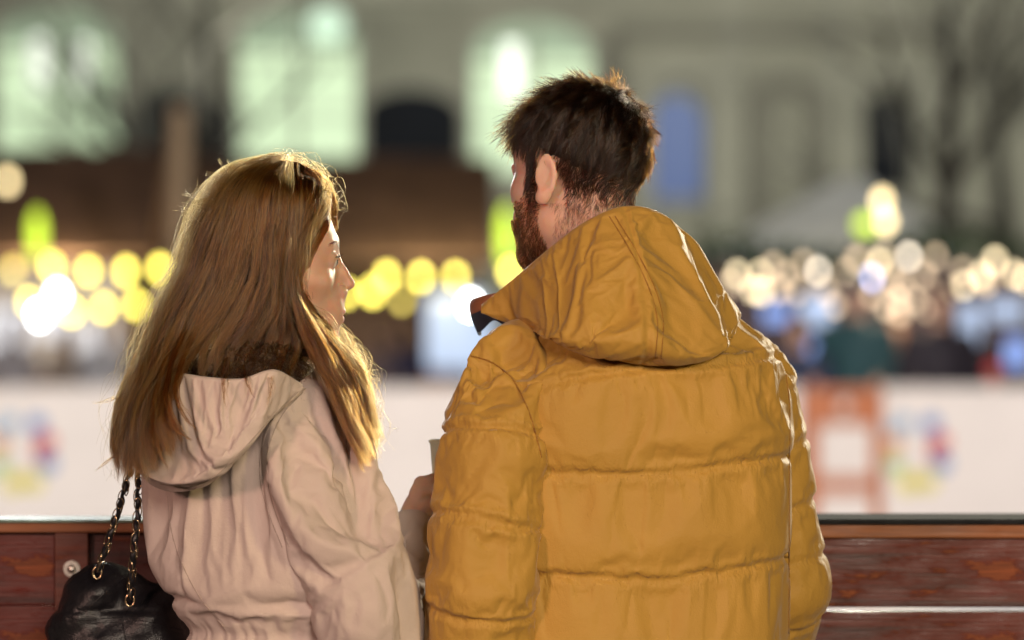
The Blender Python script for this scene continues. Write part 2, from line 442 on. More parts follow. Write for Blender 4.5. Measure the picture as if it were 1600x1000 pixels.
for a, c in ((1253, 1279), (1361, 1377)):
    MB().box((X2(a) - gx, -.03, 0), (X2(c) - gx, .05, Z2(606)), 0, .005).build('stile', OW, gt)
for a, c in ((664, 606), (770, 746), (890, 865)):
    MB().box((X2(1279) - gx + .001, -.026, max(.02, Z2(a))), (X2(1361) - gx - .001, .045, Z2(c)), 0, .005).build('crosspiece', OW, gt)
for a, c in ((745, 665), (864, 771)):
    MB().box((X2(1279) - gx + .002, .0, Z2(a)), (X2(1361) - gx - .002, .02, Z2(c))).build('inset_panel', PAN, gt)
kn = MB().lathe([(0, -.07), (.035, -.06), (.045, -.04), (.03, -.02), (.02, 0)], (X2(1318) - gx, -.026, Z2(636)), 16, 0, 'y').build('knob', PAN, gt, True)
# ---------------------------------------------------------------- market huts
BRN = plain('brown_roof_boards', (.20, .115, .075), .75, .3, 2)
DKW = plain('dark_hut_wood', (.07, .035, .02), .7, .3, 3)
LTW = plain('pale_post_wood', (.66, .47, .29), .7, .2, 3)
CRM = glow('hut_cream_glow', (1, .80, .62), .40)  # the hut's back wall glows by itself in place of a lit interior
CRM2 = glow('lit_hut_white', (.95, .95, 1), 1.0)
CAN = plain('grey_canvas', (.50, .54, .52), .8, .1, 2)
GRN = plain('fir_green', (.025, .055, .018), .8, .5, 9)
BLUEG = glow('blue_screen_light', (.32, .48, 1), 1.0)
PALE = glow('pale_screen_light', (.60, .74, 1), .85)
def hut(name, px0, px1, Y, ridge_py, eave_py, label, depth=3.6, back=None, over=.25, counter_py=600):
    x0, x1 = (px0 - 800) * Y / FPX, (px1 - 800) * Y / FPX
    zE = CZ + (HY - eave_py) * Y / FPX; zR = CZ + (HY - ridge_py) * (Y + depth / 2) / FPX
    zC = CZ + (HY - counter_py) * Y / FPX
    h_ = empty(name, ((x0 + x1) / 2, Y, 0), label, 'market hut'); w_ = (x1 - x0) / 2
    # roof boards, front and back slope
    for sgn in (0, 1):
        n = max(6, int((x1 - x0 + 2 * over) / .55)); xs = np.linspace(-w_ - over, w_ + over, n + 1)
        for i in range(n):
            a, c = xs[i] + .008, xs[i + 1] - .008; l = .01 * (i % 2)
            yE, yR = (-over, depth / 2) if not sgn else (depth + over, depth / 2)
            V = [(a, yE, zE + l), (c, yE, zE + l), (c, yR, zR + l), (a, yR, zR + l)]
            V += [(x, y, z - .05) for x, y, z in V]
            MB().add(V, [(0, 1, 2, 3), (7, 6, 5, 4), (0, 4, 5, 1), (1, 5, 6, 2), (2, 6, 7, 3), (3, 7, 4, 0)]).build('roof_board', BRN, h_)
    MB().box((-w_, depth - .08, 0), (w_, depth, zE - .06)).build('back_wall', back or DKW, h_)
    for s in (-1, 1):
        MB().box((min(s * w_, s * (w_ - .08)), .002, 0), (max(s * w_, s * (w_ - .08)), depth - .081, zE - .06)).build('side_wall', DKW, h_)
    MB().box((-w_ + .081, 0, 0), (w_ - .081, .07, zC - .05)).build('front_wall', DKW, h_)
    MB().box((-w_ + .081, -.2, zC - .049), (w_ - .081, .35, zC)).build('counter', OW, h_)
    return h_, zE, zC
hL, zE, zC = hut('market_hut', -360, 200, 44, 232, 402, 'long brown roofed market hut behind the globe lights on the left', 4, CRM, .3, 592)
# a lit menu of goods along the left hut's back shelf
for i, (px, py, ww, hh, m_) in enumerate(((15, 530, .50, .75, CRM2), (85, 500, .35, .45, CRM2), (150, 545, .42, .62, CRM2), (60, 550, .4, .35, CRM))):
    p = at(px, py, 46.5)
    o = MB().box((-ww / 2, -.05, -hh / 2), (ww / 2, .05, hh / 2), 0, .03).build('light_box', m_); o.location = p
    tag(o, ('tall white light box at the far left of the brown hut', 'small bright white light box under the globe lights', 'white light box by the long blond hair in the hut', 'cream light box low over the hut counter')[i], 'light box')
hM, _, _ = hut('market_hut', 215, 735, 48, 246, 404, 'wide brown roofed market hut between the two heads', 4, plain('brown_hut_back', (.22, .13, .09), .7, .3, 1.5), .3, 596)
for i, (px, py, Y, ww, hh, lab) in enumerate(((712, 518, 47.2, .72, .95, 'tall pale blue light box beside the yellow shoulder'), (752, 545, 47.3, .30, .7, 'narrow pale blue light box half hidden by the yellow shoulder'))):
    o = MB().box((-ww / 2, -.05, -hh / 2), (ww / 2, .05, hh / 2), 0, .12).build('light_box', PALE); o.location = at(px, py, Y); tag(o, lab, 'light box')
pl = empty('flag_pole', at(281, 0, 40) * (1, 1, 0), 'pale wooden pole rising behind the blond head', 'pole')
zt = CZ + (HY - 168) * 40 / FPX
MB().lathe([(.0, 0), (.125, 0), (.115, zt - .04), (.09, zt), (0, zt)], n=14).build('shaft', LTW, pl, True)
MB().lathe([(.17, 0), (.17, .25), (.12, .3)], n=14).build('base_collar', DKW, pl, True)
# the canvas stall on the right
Y3 = 28.5
st = empty('canvas_stall', at(1390, 0, Y3) * (1, 1, 0), 'stall with grey canvas peak and fir garland behind the fairy lights', 'stall')
def P3(px, py, Y=Y3): return Vector(at(px, py, Y)) - st.location
zE3 = P3(1390, 392).z; wL, wR_ = P3(1110, 392).x, P3(1700, 392).x; dp = 3.2
ap = [(P3(1335, 292).x, 1.1, P3(1365, 268).z), (P3(1372, 292).x, 1.1, P3(1365, 268).z)]
wT = P3(1510, 392).x; cs = [(wL, -.1, zE3), (wT, -.1, zE3), (wT, dp, zE3), (wL, dp, zE3)]
for q in ((cs[0], cs[1], ap[1], ap[0]), (cs[1], cs[2], ap[1]), (cs[2], cs[3], ap[0], ap[1]), (cs[3], cs[0], ap[0])):
    dn = [(x, y, z - .03) for x, y, z in q]; n = len(q)
    MB().add(list(q) + dn, [tuple(range(n)), tuple(range(2 * n - 1, n - 1, -1))] + [(i, i + n, (i + 1) % n + n, (i + 1) % n) for i in range(n)]).build('canvas_panel', CAN, st)
for x in (wL + .1, -.3, wR_ - .1):
    MB().box((x - .05, 0, 0), (x + .05, .1, zE3 - .04)).build('post', DKW, st)
MB().box((wL, dp - .1, 0), (wR_, dp, zE3 - .04)).build('back_wall', plain('stall_back', (.16, .10, .08), .7, .3, 2), st)
MB().box((wL, .05, 0), (wR_, .12, 1.0)).build('front_wall', DKW, st)
MB().box((wL, -.1, 1.001), (wR_, .35, 1.05)).build('counter', DKW, st)
gr = []
mb = MB()
for i in range(900):
    x = rnd.uniform(wL - .1, wR_ + .1); a = rnd.uniform(0, 6.28); r_ = rnd.uniform(.02, .08)
    y, z = -.16 + r_ * math.cos(a), zE3 - .02 + .06 * math.sin(x * 3.1) + r_ * math.sin(a)
    d = Vector((rnd.uniform(-1, 1), math.cos(a), math.sin(a))).normalized() * .09; s_ = d.orthogonal().normalized() * .022
    q = Vector((x, y, z)); mb.add([q - s_, q + s_, q + d + s_ * .2, q + d - s_ * .2], [(0, 1, 2, 3)])
g_ = mb.build('fir_garland', GRN); g_.location = st.location; tag(g_, 'dark green fir garland along the eave of the canvas stall', 'garland', None, 'stuff')
for i, (px, py, ww, hh, m_, lab) in enumerate(((1275, 487, .26, .22, PALE, 'pale blue light box under the fairy lights near the yellow hood'), (1278, 553, .17, .20, BLUEG, 'small blue light box low beside the yellow shoulder'), (1213, 490, .22, .14, BLUEG, 'dim blue light box just above the yellow shoulder'),
        (1515, 505, .17, .30, PALE, 'upright pale light box behind the dark coat'), (1572, 485, .30, .16, PALE, 'wide pale blue light box at the right edge'), (1588, 552, .18, .22, BLUEG, 'blue light box low at the right edge by the red hat'))):
    o = MB().box((-ww / 2, -.04, -hh / 2), (ww / 2, .04, hh / 2), 0, .03).build('light_box', m_); o.location = at(px, py, 30.5); tag(o, lab, 'light box')
# ---------------------------------------------------------------- the old building
YB = 74.0
bd = empty('old_building', (0, YB, 0), 'long pale plastered building with tall arched windows behind the market', 'building')
FAC = plain('old_plaster', (.40, .39, .33), .85, .22, .35)
FAC2 = plain('old_plaster_trim', (.46, .45, .39), .85, .15, .5)
DRK = plain('dark_opening', (.008, .010, .018), .9, .3, 1)
ROOF = plain('roof_tiles', (.05, .03, .03), .8, .3, 1)
WIN = glow('lit_window', (.72, .92, .58), .95)
WIN2 = glow('lit_window_dim', (.60, .80, .52), .46)
WINB = glow('lit_window_core', (.95, 1, .86), 1.7)
WBL = glow('blue_window', (.06, .14, .42), .55)
def XB(px): return (px - 800) * YB / FPX
def ZB(py): return CZ + (HY - py) * YB / FPX
zTop = ZB(-2)
def arch(x0, x1, z0, z1, n=10, k=.55):
    """outline of an arched opening (x,z)"""
    r = (x1 - x0) / 2; cx = (x0 + x1) / 2; rise = min(r, (z1 - z0) * .45) * k
    return [(x0, z0), (x1, z0)] + [(cx + r * math.cos(math.pi * i / n), z1 - rise + rise * math.sin(math.pi * i / n)) for i in range(n + 1)]
MB().box((-26, 0, 0), (26, 9, zTop)).build('wall', FAC, bd)
MB().box((-26.4, -.35, zTop + .001), (26.4, 9.4, zTop + .45)).build('cornice', FAC2, bd)
MB().add([(-27, -.8, zTop + .451), (27, -.8, zTop + .451), (27, 4.5, zTop + 4), (-27, 4.5, zTop + 4), (27, 9.8, zTop + .451), (-27, 9.8, zTop + .451)], [(0, 1, 2, 3), (3, 2, 4, 5), (0, 3, 5), (1, 4, 2), (0, 5, 4, 1)]).build('roof', ROOF, bd)
def window(px0, px1, py0, py1, mat, core=None, frame=True, nx=2, nz=3, k=.55):
    x0, x1, z0, z1 = XB(px0), XB(px1), ZB(py1), ZB(py0)
    o = MB().prism(arch(x0, x1, z0, z1, 10, k), -.03, -.005).build('window', mat, bd)
    if frame:
        out = arch(x0 - .16, x1 + .16, z0 - .16, z1 + .16); inn = arch(x0, x1, z0, z1); n = len(out)
        V = [(x, -.12, z) for x, z in out] + [(x, -.12, z) for x, z in inn] + [(x, -.002, z) for x, z in out] + [(x, -.031, z) for x, z in inn]
        F = []
        for i in range(n):
            j = (i + 1) % n; F += [(i, j, n + j, n + i), (i, 2 * n + i, 2 * n + j, j), (n + i, n + j, 3 * n + j, 3 * n + i)]
        MB().add(V, F).build('frame', FAC2, o)
        for k in range(1, nx):
            x = x0 + (x1 - x0) * k / nx; MB().box((x - .05, -.07, z0), (x + .05, -.031, z1 - .1)).build('mullion', DRK if mat is DRK else FAC2, o)
        for k in range(1, nz):
            z = z0 + (z1 - z0) * k / nz; MB().box((x0, -.065, z - .03), (x1, -.0315, z + .03)).build('glazing_bar', FAC2, o)
        MB().box((x0 - .25, -.3, z0 - .3), (x1 + .25, -.001, z0 - .165)).build('sill', FAC2, o)
    if mat is WIN2:
        for k in range(nx):
            a_, b__ = x0 + (x1 - x0) * k / nx, x0 + (x1 - x0) * (k + 1) / nx
            for j in range(3): MB().box((a_ + (.06 if k else .02), -.05, z0 + (z1 - z0) * (.02 + .25 * j)), (b__ - (.02 if k else .06), -.0325, z0 + (z1 - z0) * (.255 + .25 * j))).build('pane', WIN, o)
    for (cx, cy, w_, h_) in core or ():
        MB().box((XB(cx - w_), -.09, ZB(cy + h_)), (XB(cx + w_), -.072, ZB(cy - h_)), 0, .006).build('lit_pane', WINB, o)
    return o
window(-4, 186, 14, 252, WIN2, ((62, 100, 14, 40), (130, 100, 12, 36)))
window(374, 558, 18, 256, WIN2)
window(738, 925, 34, 272, WIN2, ((800, 110, 14, 40),))
window(204, 362, 138, 340, DRK, None, False)
window(566, 720, 138, 340, DRK, None, False)
window(1016, 1098, 148, 312, WBL, None, False, 2, 3, 1.0)
window(1346, 1424, 145, 300, DRK, None, False)
window(-300, -140, 28, 245, WIN2); window(-700, -530, 28, 245, WIN2); window(-1080, -910, 28, 245, DRK); window(2060, 2230, 28, 245, WIN2); window(1720, 1880, 28, 245, DRK)
for px in (-60, 1140, 1300, 1480, 1620):
    MB().box((XB(px) - .28, -.16, 0), (XB(px) + .28, -.001, zTop)).build('pilaster', FAC2, bd)
MB().box((-26, -.22, ZB(12)), (26, -.001, ZB(4))).build('string_course', FAC2, bd)
# stone relief: a wide arched niche round the blue window, bands and a blind arch
def arch_band(px0, px1, py0, py1, t_, d, name, mat):
    x0, x1, z0, z1 = XB(px0), XB(px1), ZB(py1), ZB(py0); out = arch(x0, x1, z0, z1)[1:]; inn = arch(x0 + t_, x1 - t_, z0, z1 - t_)[1:]; n = len(out)
    out.append((x0, z0)); inn.append((x0 + t_, z0)); n += 1
    V = [(x, -d, z) for x, z in out] + [(x, -d, z) for x, z in inn] + [(x, -.001, z) for x, z in out] + [(x, -.001, z) for x, z in inn]; F = []
    for i in range(n - 1): F += [(i, i + 1, n + i + 1, n + i), (i, 2 * n + i, 2 * n + i + 1, i + 1), (n + i, n + i + 1, 3 * n + i + 1, 3 * n + i)]
    return MB().add(V, F).build(name, mat, bd)
FAC3 = plain('old_plaster_dark', (.24, .23, .20), .9, .25, .5)  # darker plaster tone for the bands and blind arch
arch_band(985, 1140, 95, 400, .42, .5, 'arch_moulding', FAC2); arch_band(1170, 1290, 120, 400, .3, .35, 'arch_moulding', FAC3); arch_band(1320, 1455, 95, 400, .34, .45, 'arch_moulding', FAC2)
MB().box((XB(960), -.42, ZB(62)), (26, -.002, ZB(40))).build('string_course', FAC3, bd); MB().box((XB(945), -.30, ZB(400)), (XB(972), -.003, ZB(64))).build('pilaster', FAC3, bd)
ol = MB().lathe([(0, .0), (.25, .03), (.36, .22), (.36, .40), (.2, .56), (0, .6)], n=14).build('wall_lantern', glow('lantern_green', (.75, 1, .75), 1.1)); ol.location = at(512, 62, 72.5)
tag(ol, 'pale green wall lantern at the top of the second lit window', 'lantern')
# ---------------------------------------------------------------- bare trees in front of the building
BARK = plain('grey_bark', (.10, .095, .085), .9, .3, 5)
def tree(px, Y, h, r, seed, label, lean=0, first=.35):
    g = random.Random(seed); t_ = empty('bare_tree', at(px, 0, Y) * (1, 1, 0), label, 'tree', 'bare trees in front of the old building')
    tr = MB(); cr = MB()
    def limb(mb, p, d, L, r0, lv):
        n = 5 if lv < 3 else 3; pts = [p]; rr = [r0]
        for i in range(n):
            d = (d + Vector((g.uniform(-1, 1), g.uniform(-1, 1), g.uniform(-.4, .7))) * (.10 + .07 * lv)).normalized(); p = p + d * (L / n); pts.append(p); rr.append(r0 * (1 - .55 * (i + 1) / n))
        mb.tube(pts, rr, 7 if lv < 2 else 4, 0, lv == 0)
        if lv < 4:
            for k in range((5, 4, 4, 3)[lv]):
                i = g.randint(2 if lv else 3, n); a = g.uniform(0, 6.28)
                sd = d.orthogonal().normalized(); sd = Matrix.Rotation(a, 3, d) @ sd
                limb(cr, pts[i], (d * g.uniform(.5, 1) + sd * g.uniform(.5, 1)).normalized(), L * g.uniform(.5, .72), rr[i] * .62, lv + 1)
    limb(tr, Vector((0, 0, 0)), Vector((lean, 0, 1)).normalized(), h * .5, r, 0)
    tr.build('trunk', BARK, t_, True); cr.build('crown', BARK, t_, True)
tree(330, 58, 12, .26, 3, 'bare tree between the first two lit windows', .06)
tree(1500, 52, 12, .21, 8, 'bare tree with thick dark trunk at the right', -.05)
tree(1590, 60, 11, .24, 12, 'slender bare tree at the right edge')
tree(265, 64, 11, .2, 21, 'thin bare tree behind the wooden pole', -.04)
# ---------------------------------------------------------------- bulbs
def bulb_mesh(name, r, mat):
    o = MB().lathe([(0, -r), (r * .5, -r * .87), (r * .87, -r * .5), (r, 0), (r * .87, r * .5), (r * .5, r * .87), (r * .3, r * 1.0)], n=12).lathe([(r * .32, r * .98), (r * .32, r * 1.5), (0, r * 1.5)], n=8, mi=1)
    b_ = o.build(name, [mat, DKW], None, True); return b_
def bulbs(name, lst, r, mats, group, label, cat, labels=None):
    proto = {}
    for i, e in enumerate(lst):
        px, py, Y, k = e
        if k not in proto: o = proto[k] = bulb_mesh(name, r, mats[k])
        else: o = proto[k].copy(); sc.collection.objects.link(o)
        o.location = at(px, py, Y); o.scale = (rnd.uniform(.86, 1.12),) * 3; tag(o, labels[i] if labels else label, cat, group)
YEL = [glow('yellow_globe', (1, .84, .13), 11.5), glow('yellow_globe_dim', (1, .80, .16), 4.6)]
bulbs('globe_light', [(20, 422, 43, 1), (81, 417, 43, 0), (138, 424, 43, 0), (197, 424, 43, 0), (250, 420, 43.2, 0), (45, 472, 43.3, 0), (112, 486, 43.4, 0), (162, 481, 43.3, 0), (213, 476, 43.3, 0)], .058, YEL,
      'yellow globe lights on the left hut', 'round yellow globe light hanging along the left hut eave', 'globe light')
bulbs('globe_light', [(604, 432, 46.8, 0), (658, 433, 46.8, 0), (712, 433, 46.8, 0), (582, 456, 46.9, 0), (541, 458, 46.8, 0), (628, 468, 47, 1), (798, 425, 46.8, 0)], .063, YEL,
      'yellow globe lights between the two faces', 'round yellow globe light hanging between the two faces', 'globe light')
WB = glow('white_floodlamp', (.95, 1, 1), 27)
for px, py, Y, lab in ((90, 461, 42.5, 'glaring white floodlamp among the yellow globes at the left'), (62, 492, 42.6, 'second glaring white floodlamp just below the first at the left'), (736, 476, 45.5, 'glaring white floodlamp beside the yellow collar')):
    o = bulb_mesh('flood_lamp', .06, WB); o.location = at(px, py, Y); tag(o, lab, 'lamp')
YG = glow('lime_lantern', (.62, .85, .05), 2.2); WA = glow('amber_globe', (1, .78, .40), 6)
for px, py, Y, hh, lab in ((58, 368, 42, .5, 'tall lime green lantern above the left globe lights'), (790, 368, 44, .62, 'tall lime green lantern beside the bearded face'), (1352, 350, 27.6, .10, 'small lime green lantern on the stall peak')):
    o = MB().lathe([(0, -hh / 2), (.05, -hh / 2), (.075, -hh / 4), (.075, hh / 4), (.03, hh / 2), (0, hh / 2)], n=12).build('lantern', YG, None, True); o.location = at(px, py, Y); tag(o, lab, 'lantern')
for px, py, Y, lab in ((12, 283, 42, 'amber globe lamp at the far left edge above the hut'), (1378, 314, 28, 'upper amber globe lamp on the stall peak'), (1384, 346, 28.1, 'lower amber globe lamp on the stall peak')):
    o = bulb_mesh('globe_lamp', .065 if Y > 40 else .05, WA); o.location = at(px, py, Y); tag(o, lab, 'globe lamp')
FY = [glow('fairy_warm', (1, .80, .48), 6.2), glow('fairy_dim', (1, .74, .48), 3.1), glow('fairy_cream', (1, .86, .68), 8.6), glow('fairy_blue', (.50, .56, 1), 9)]
fl = [(1152, 429, 0), (1188, 428, 0), (1177, 453, 0), (1190, 456, 0), (1228, 429, 1), (1255, 413, 1), (1278, 424, 2), (1321, 426, 1), (1339, 406, 1), (1361, 435, 3), (1374, 411, 0), (1380, 399, 1), (1420, 401, 2), (1408, 449, 1), (1404, 471, 1), (1406, 489, 1), (1420, 537, 1), (1444, 431, 1), (1464, 452, 0), (1473, 453, 2), (1482, 456, 0), (1507, 446, 0), (1503, 424, 1), (1534, 431, 0), (1555, 408, 0), (1586, 429, 0), (1305, 478, 1), (1361, 460, 1), (1348, 453, 1), (1395, 438, 1), (1462, 402, 1), (1219, 453, 1), (1246, 456, 1), (1541, 442, 1), (1208, 417, 1), (1602, 436, 0), (1140, 445, 1), (1290, 455, 1), (1430, 470, 1), (1385, 480, 1), (1448, 482, 1)]
bulbs('fairy_light', [(x, y, 26.8 + .3 * math.sin(i * 2.4), k) for i, (x, y, k) in enumerate(fl)], .033, FY, 'fairy lights strung on the right stall', 'small round fairy light strung along the stall at the right', 'fairy light')
lamp('hut_light', 'POINT', (-5.2, 43.2, 2.2), 260, (1, .8, .5), .3)
lamp('hut_light', 'POINT', (-1.0, 46.6, 2.4), 220, (1, .85, .5), .3)
lamp('stall_light', 'POINT', (2.6, 26.6, 2.1), 60, (1, .78, .55), .3)
lamp('stall_light', 'POINT', (2.5, 29.5, 1.9), 40, (.6, .7, 1), .3)
# ---------------------------------------------------------------- people beyond the rink
SKB = plain('skin_far', (.50, .30, .22), .5, .1)
def bystander(px, Y, h, coat, trs, top, label, face=0, hat=None):
    p = empty('person', at(px, 0, Y) * (1, 1, 0), label, 'person', 'people at the market beyond the rink'); k = h / 1.75
    cm = plain('coat', coat, .75, .2, 5); tm = plain('trousers', trs, .8, .2, 5); hm = plain('hat' if hat else 'dark_hair', hat or top, .8, .2, 9)
    cf, sf = math.cos(face), math.sin(face)
    def put(name, f, lo, hi, st_, m):
        V, F = surf(f, lo, hi, st_, 1); V = V * k; V = np.stack([V[:, 0] * cf - V[:, 1] * sf, V[:, 0] * sf + V[:, 1] * cf, V[:, 2]], 1)
        return link(name, mesh_from(name, V, F), m, p)
    def body(P): return smin(smin(ell(P, (0, 0, 1.63), (.076, .097, .118)), chain(P, ((0, -.01, 1.55, .055), (0, -.01, 1.40, .06)), .02), .02), np.minimum(ell(P, (.2, .27, 1.06), (.04, .06, .05)), ell(P, (-.2, .27, 1.06), (.04, .06, .05))), .01)
    def coatf(P):
        d = smin(ell(P, (0, 0, 1.22), (.205, .14, .28)), ell(P, (0, 0, .93), (.20, .15, .22)), .08)
        for s in (-1, 1): d = smin(d, chain(P, ((s * .17, 0, 1.40, .068), (s * .25, -.02, 1.14, .06), (s * .2, .22, 1.07, .05)), .03), .03)
        return d
    def legs(P):
        d = None
        for s in (-1, 1):
            e = smin(chain(P, ((s * .09, 0, .88, .095), (s * .1, 0, .48, .068), (s * .1, 0, .07, .055)), .03), np.maximum(cone(P, (s * .1, -.03, .045), (s * .11, .13, .04), .048, .04), -P[:, 2]), .02); d = e if d is None else np.minimum(d, e)
        return d
    def hairf(P):
        if hat: return np.maximum(ell(P, (0, -.01, 1.68), (.092, .112, .10)), 1.655 - P[:, 2])
        return smax(ell(P, (0, -.015, 1.655), (.088, .108, .115)), ell(P, (0, .09, 1.59), (.075, .06, .10)) * -1, .01)
    put('body', body, (-.3, -.2, 1.0), (.3, .36, 1.8), .022, SKB); put('coat', coatf, (-.36, -.24, .7), (.36, .34, 1.55), .025, cm)
    put('trousers', legs, (-.24, -.16, -.02), (.24, .24, 1.0), .025, tm); put('hat' if hat else 'hair', hairf, (-.12, -.15, 1.5), (.12, .13, 1.81), .02, hm)
bystander(1338, 26.4, 1.93, (.012, .055, .065), (.03, .03, .04), (.012, .05, .06), 'person in a dark teal coat and hat behind the wooden gate', 2.8, (.012, .05, .06))
bystander(1468, 26.2, 1.86, (.014, .010, .018), (.02, .02, .03), (.06, .03, .02), 'person in a near black coat under the fairy lights', 3.3)
bystander(1400, 27.3, 1.68, (.22, .05, .04), (.03, .03, .05), (.14, .07, .03), 'person in a brick red coat between two dark coats', 3.1)
bystander(1552, 26.3, 1.30, (.55, .48, .50), (.10, .1, .14), (.2, .1, .05), 'child in pale jacket and red hat at the right', 3.0, (.55, .03, .04))
bystander(1245, 26.3, 1.66, (.02, .03, .07), (.02, .02, .03), (.03, .02, .02), 'person in a navy coat half behind the yellow sleeve', 2.9)
bystander(626, 43, 1.70, (.02, .03, .11), (.02, .02, .05), (.05, .03, .02), 'person in a deep blue coat between the two faces', 3.0)
bystander(596, 42, 1.64, (.16, .12, .14), (.05, .04, .05), (.10, .06, .03), 'person in a mauve grey coat near the pale chin', 2.7)
bystander(160, 40.5, 1.72, (.62, .62, .66), (.05, .05, .08), (.3, .2, .1), 'person in a white jacket left of the long hair', 3.2)
bystander(105, 41, 1.66, (.45, .36, .30), (.03, .03, .07), (.12, .07, .03), 'person in a beige coat at the left hut', 2.9)
bystander(20, 41, 1.75, (.50, .47, .50), (.03, .03, .07), (.12, .07, .03), 'person in a pale grey coat at the left edge', 3.4)
# ================================================================ cloth helper: garments are puffed and wrinkled by a short simulation
CLOTH = []
def cloth(ob, pin, pressure=2.0, shrink=-.05, gravity=.3, bend=.08, stiff=25, mass=.15):
    """pin: weights per vertex; pressure may be an array of weights too"""
    vg = ob.vertex_groups.new(name='pin'); pin = np.asarray(pin, float)
    for wv in np.unique(np.round(pin, 2)):
        if wv > 0: vg.add([int(i) for i in np.nonzero(np.round(pin, 2) == wv)[0]], float(wv), 'REPLACE')
    m = ob.modifiers.new('cloth', 'CLOTH'); s = m.settings
    s.quality = 4; s.mass = mass; s.tension_stiffness = stiff; s.compression_stiffness = stiff; s.shear_stiffness = stiff * .35; s.bending_stiffness = bend
    s.tension_damping = 8; s.compression_damping = 8; s.shear_damping = 8; s.bending_damping = .5; s.air_damping = 3
    s.vertex_group_mass = 'pin'; s.pin_stiffness = 1
    if pressure: s.use_pressure = True; s.uniform_pressure_force = pressure
    s.shrink_min = shrink; s.effector_weights.gravity = gravity
    m.collision_settings.use_collision = False
    m.point_cache.frame_start = 1; m.point_cache.frame_end = 40
    CLOTH.append(ob)
def run_cloth(n=16):
    sc.frame_start = 1; sc.frame_end = 40
    t = time.time()
    for f in range(1, n + 1): sc.frame_set(f)
    dg = bpy.context.evaluated_depsgraph_get()
    new = [bpy.data.meshes.new_from_object(o.evaluated_get(dg)) for o in CLOTH]
    for o, me in zip(CLOTH, new):
        o.modifiers.clear(); o.data = me
        s = o.modifiers.new('smooth', 'SUBSURF'); s.levels = 1; s.render_levels = 1
    sc.frame_set(1)
    print('cloth', round(time.time() - t, 1))
def put_pucker(o, w):
    a = o.data.attributes.new('pucker', 'FLOAT', 'POINT'); a.data.foreach_set('value', np.asarray(w, np.float32))
def seam_line(objs, px, name, r, mat, parent, base, n=90, dash=None):
    """a line of stitching laid on the finished cloth along a path"""
    from mathutils.bvhtree import BVHTree
    vs = []; fs = []
    for o in objs:
        k = len(vs); me = o.data; co = np.empty(len(me.vertices) * 3, np.float32); me.vertices.foreach_get('co', co)
        vs += [tuple(p) for p in co.reshape(-1, 3) + np.array(base, np.float32)]; fs += [tuple(i + k for i in p.vertices) for p in me.polygons]
    T = BVHTree.FromPolygons(vs, fs); pts = []; q = spline([(x, y, 0) for x, y in px], np.linspace(0, 1, n))
    for x, y, _ in q:
        d = Vector(at(x, y, 5.3)) - Vector((0, 0, CZ)); h = T.ray_cast(Vector((0, 0, CZ)), d.normalized())
        if h[0] is not None: pts.append(np.array(h[0]))
    if len(pts) < 4: return
    pts = np.array(pts); pts[1:-1] = (pts[:-2] + 2 * pts[1:-1] + pts[2:]) / 4
    return MB().tube([tuple(p - base) for p in pts], r, 6).build(name, mat, parent, True)
def unit(N): return N / np.maximum(np.linalg.norm(N, axis=1), 1e-9)[:, None]
def world_chain(rows):
    out = []
    for px, py, Y, r in rows: out.append(tuple(at(px, py, Y)) + (r,))
    return out
def chain_s(P, pts):
    """arc length of the nearest point on the polyline, and the distance to it"""
    best = np.full(len(P), 1e9); S = np.zeros(len(P)); s0 = 0
    for p, q in zip(pts[:-1], pts[1:]):
        a = np.array(p[:3]); b = np.array(q[:3]); ab = b - a; L = np.linalg.norm(ab)
        t = np.clip(((P - a) @ ab) / (L * L), 0, 1); d = np.linalg.norm(P - a - t[:, None] * ab, axis=1)
        k = d < best; best[k] = d[k]; S[k] = s0 + t[k] * L; s0 += L
    return S, best
def garment(name, V, F, base, mat, parent, offset=None):
    b = np.array(base) + (np.array(offset) if offset is not None else 0)
    return link(name, mesh_from(name, V - b, F), mat, parent)
def depth_at(f, px, py, y0=4.9, y1=5.7, n=260):
    """how far from the camera the ray through a pixel first meets the surface f"""
    Ys = np.linspace(y0, y1, n); P = np.stack([at(px, py, y) for y in Ys]); d = f(P)
    k = np.nonzero(d < 0)[0]
    return Ys[k[0]] if len(k) else None
def grid_faces(nu, nv, closed=False):
    i, j = np.meshgrid(np.arange(nu - (0 if closed else 1)), np.arange(nv - 1), indexing='ij'); i = i.ravel(); j = j.ravel(); i2 = (i + 1) % nu
    return np.stack([i * nv + j, i2 * nv + j, i2 * nv + j + 1, i * nv + j + 1], 1)
def spline(pts, t):
    """smooth curve through the rows of pts at parameters t in 0..1 (chord length)"""
    pts = np.array(pts, float); d = np.r_[0, np.cumsum(np.linalg.norm(np.diff(pts[:, :2], axis=0), axis=1))]; d /= d[-1]
    n = len(pts); m = np.zeros_like(pts)
    m[1:-1] = (pts[2:] - pts[:-2]) / (d[2:] - d[:-2])[:, None]; m[0] = (pts[1] - pts[0]) / (d[1] - d[0]); m[-1] = (pts[-1] - pts[-2]) / (d[-1] - d[-2])
    i = np.clip(np.searchsorted(d, t, side='right') - 1, 0, n - 2); h = (d[i + 1] - d[i])[:, None]; u = ((t - d[i]) / h[:, 0])[:, None]
    return (2*u**3 - 3*u**2 + 1) * pts[i] + (u**3 - 2*u**2 + u) * h * m[i] + (-2*u**3 + 3*u**2) * pts[i + 1] + (u**3 - u**2) * h * m[i + 1]
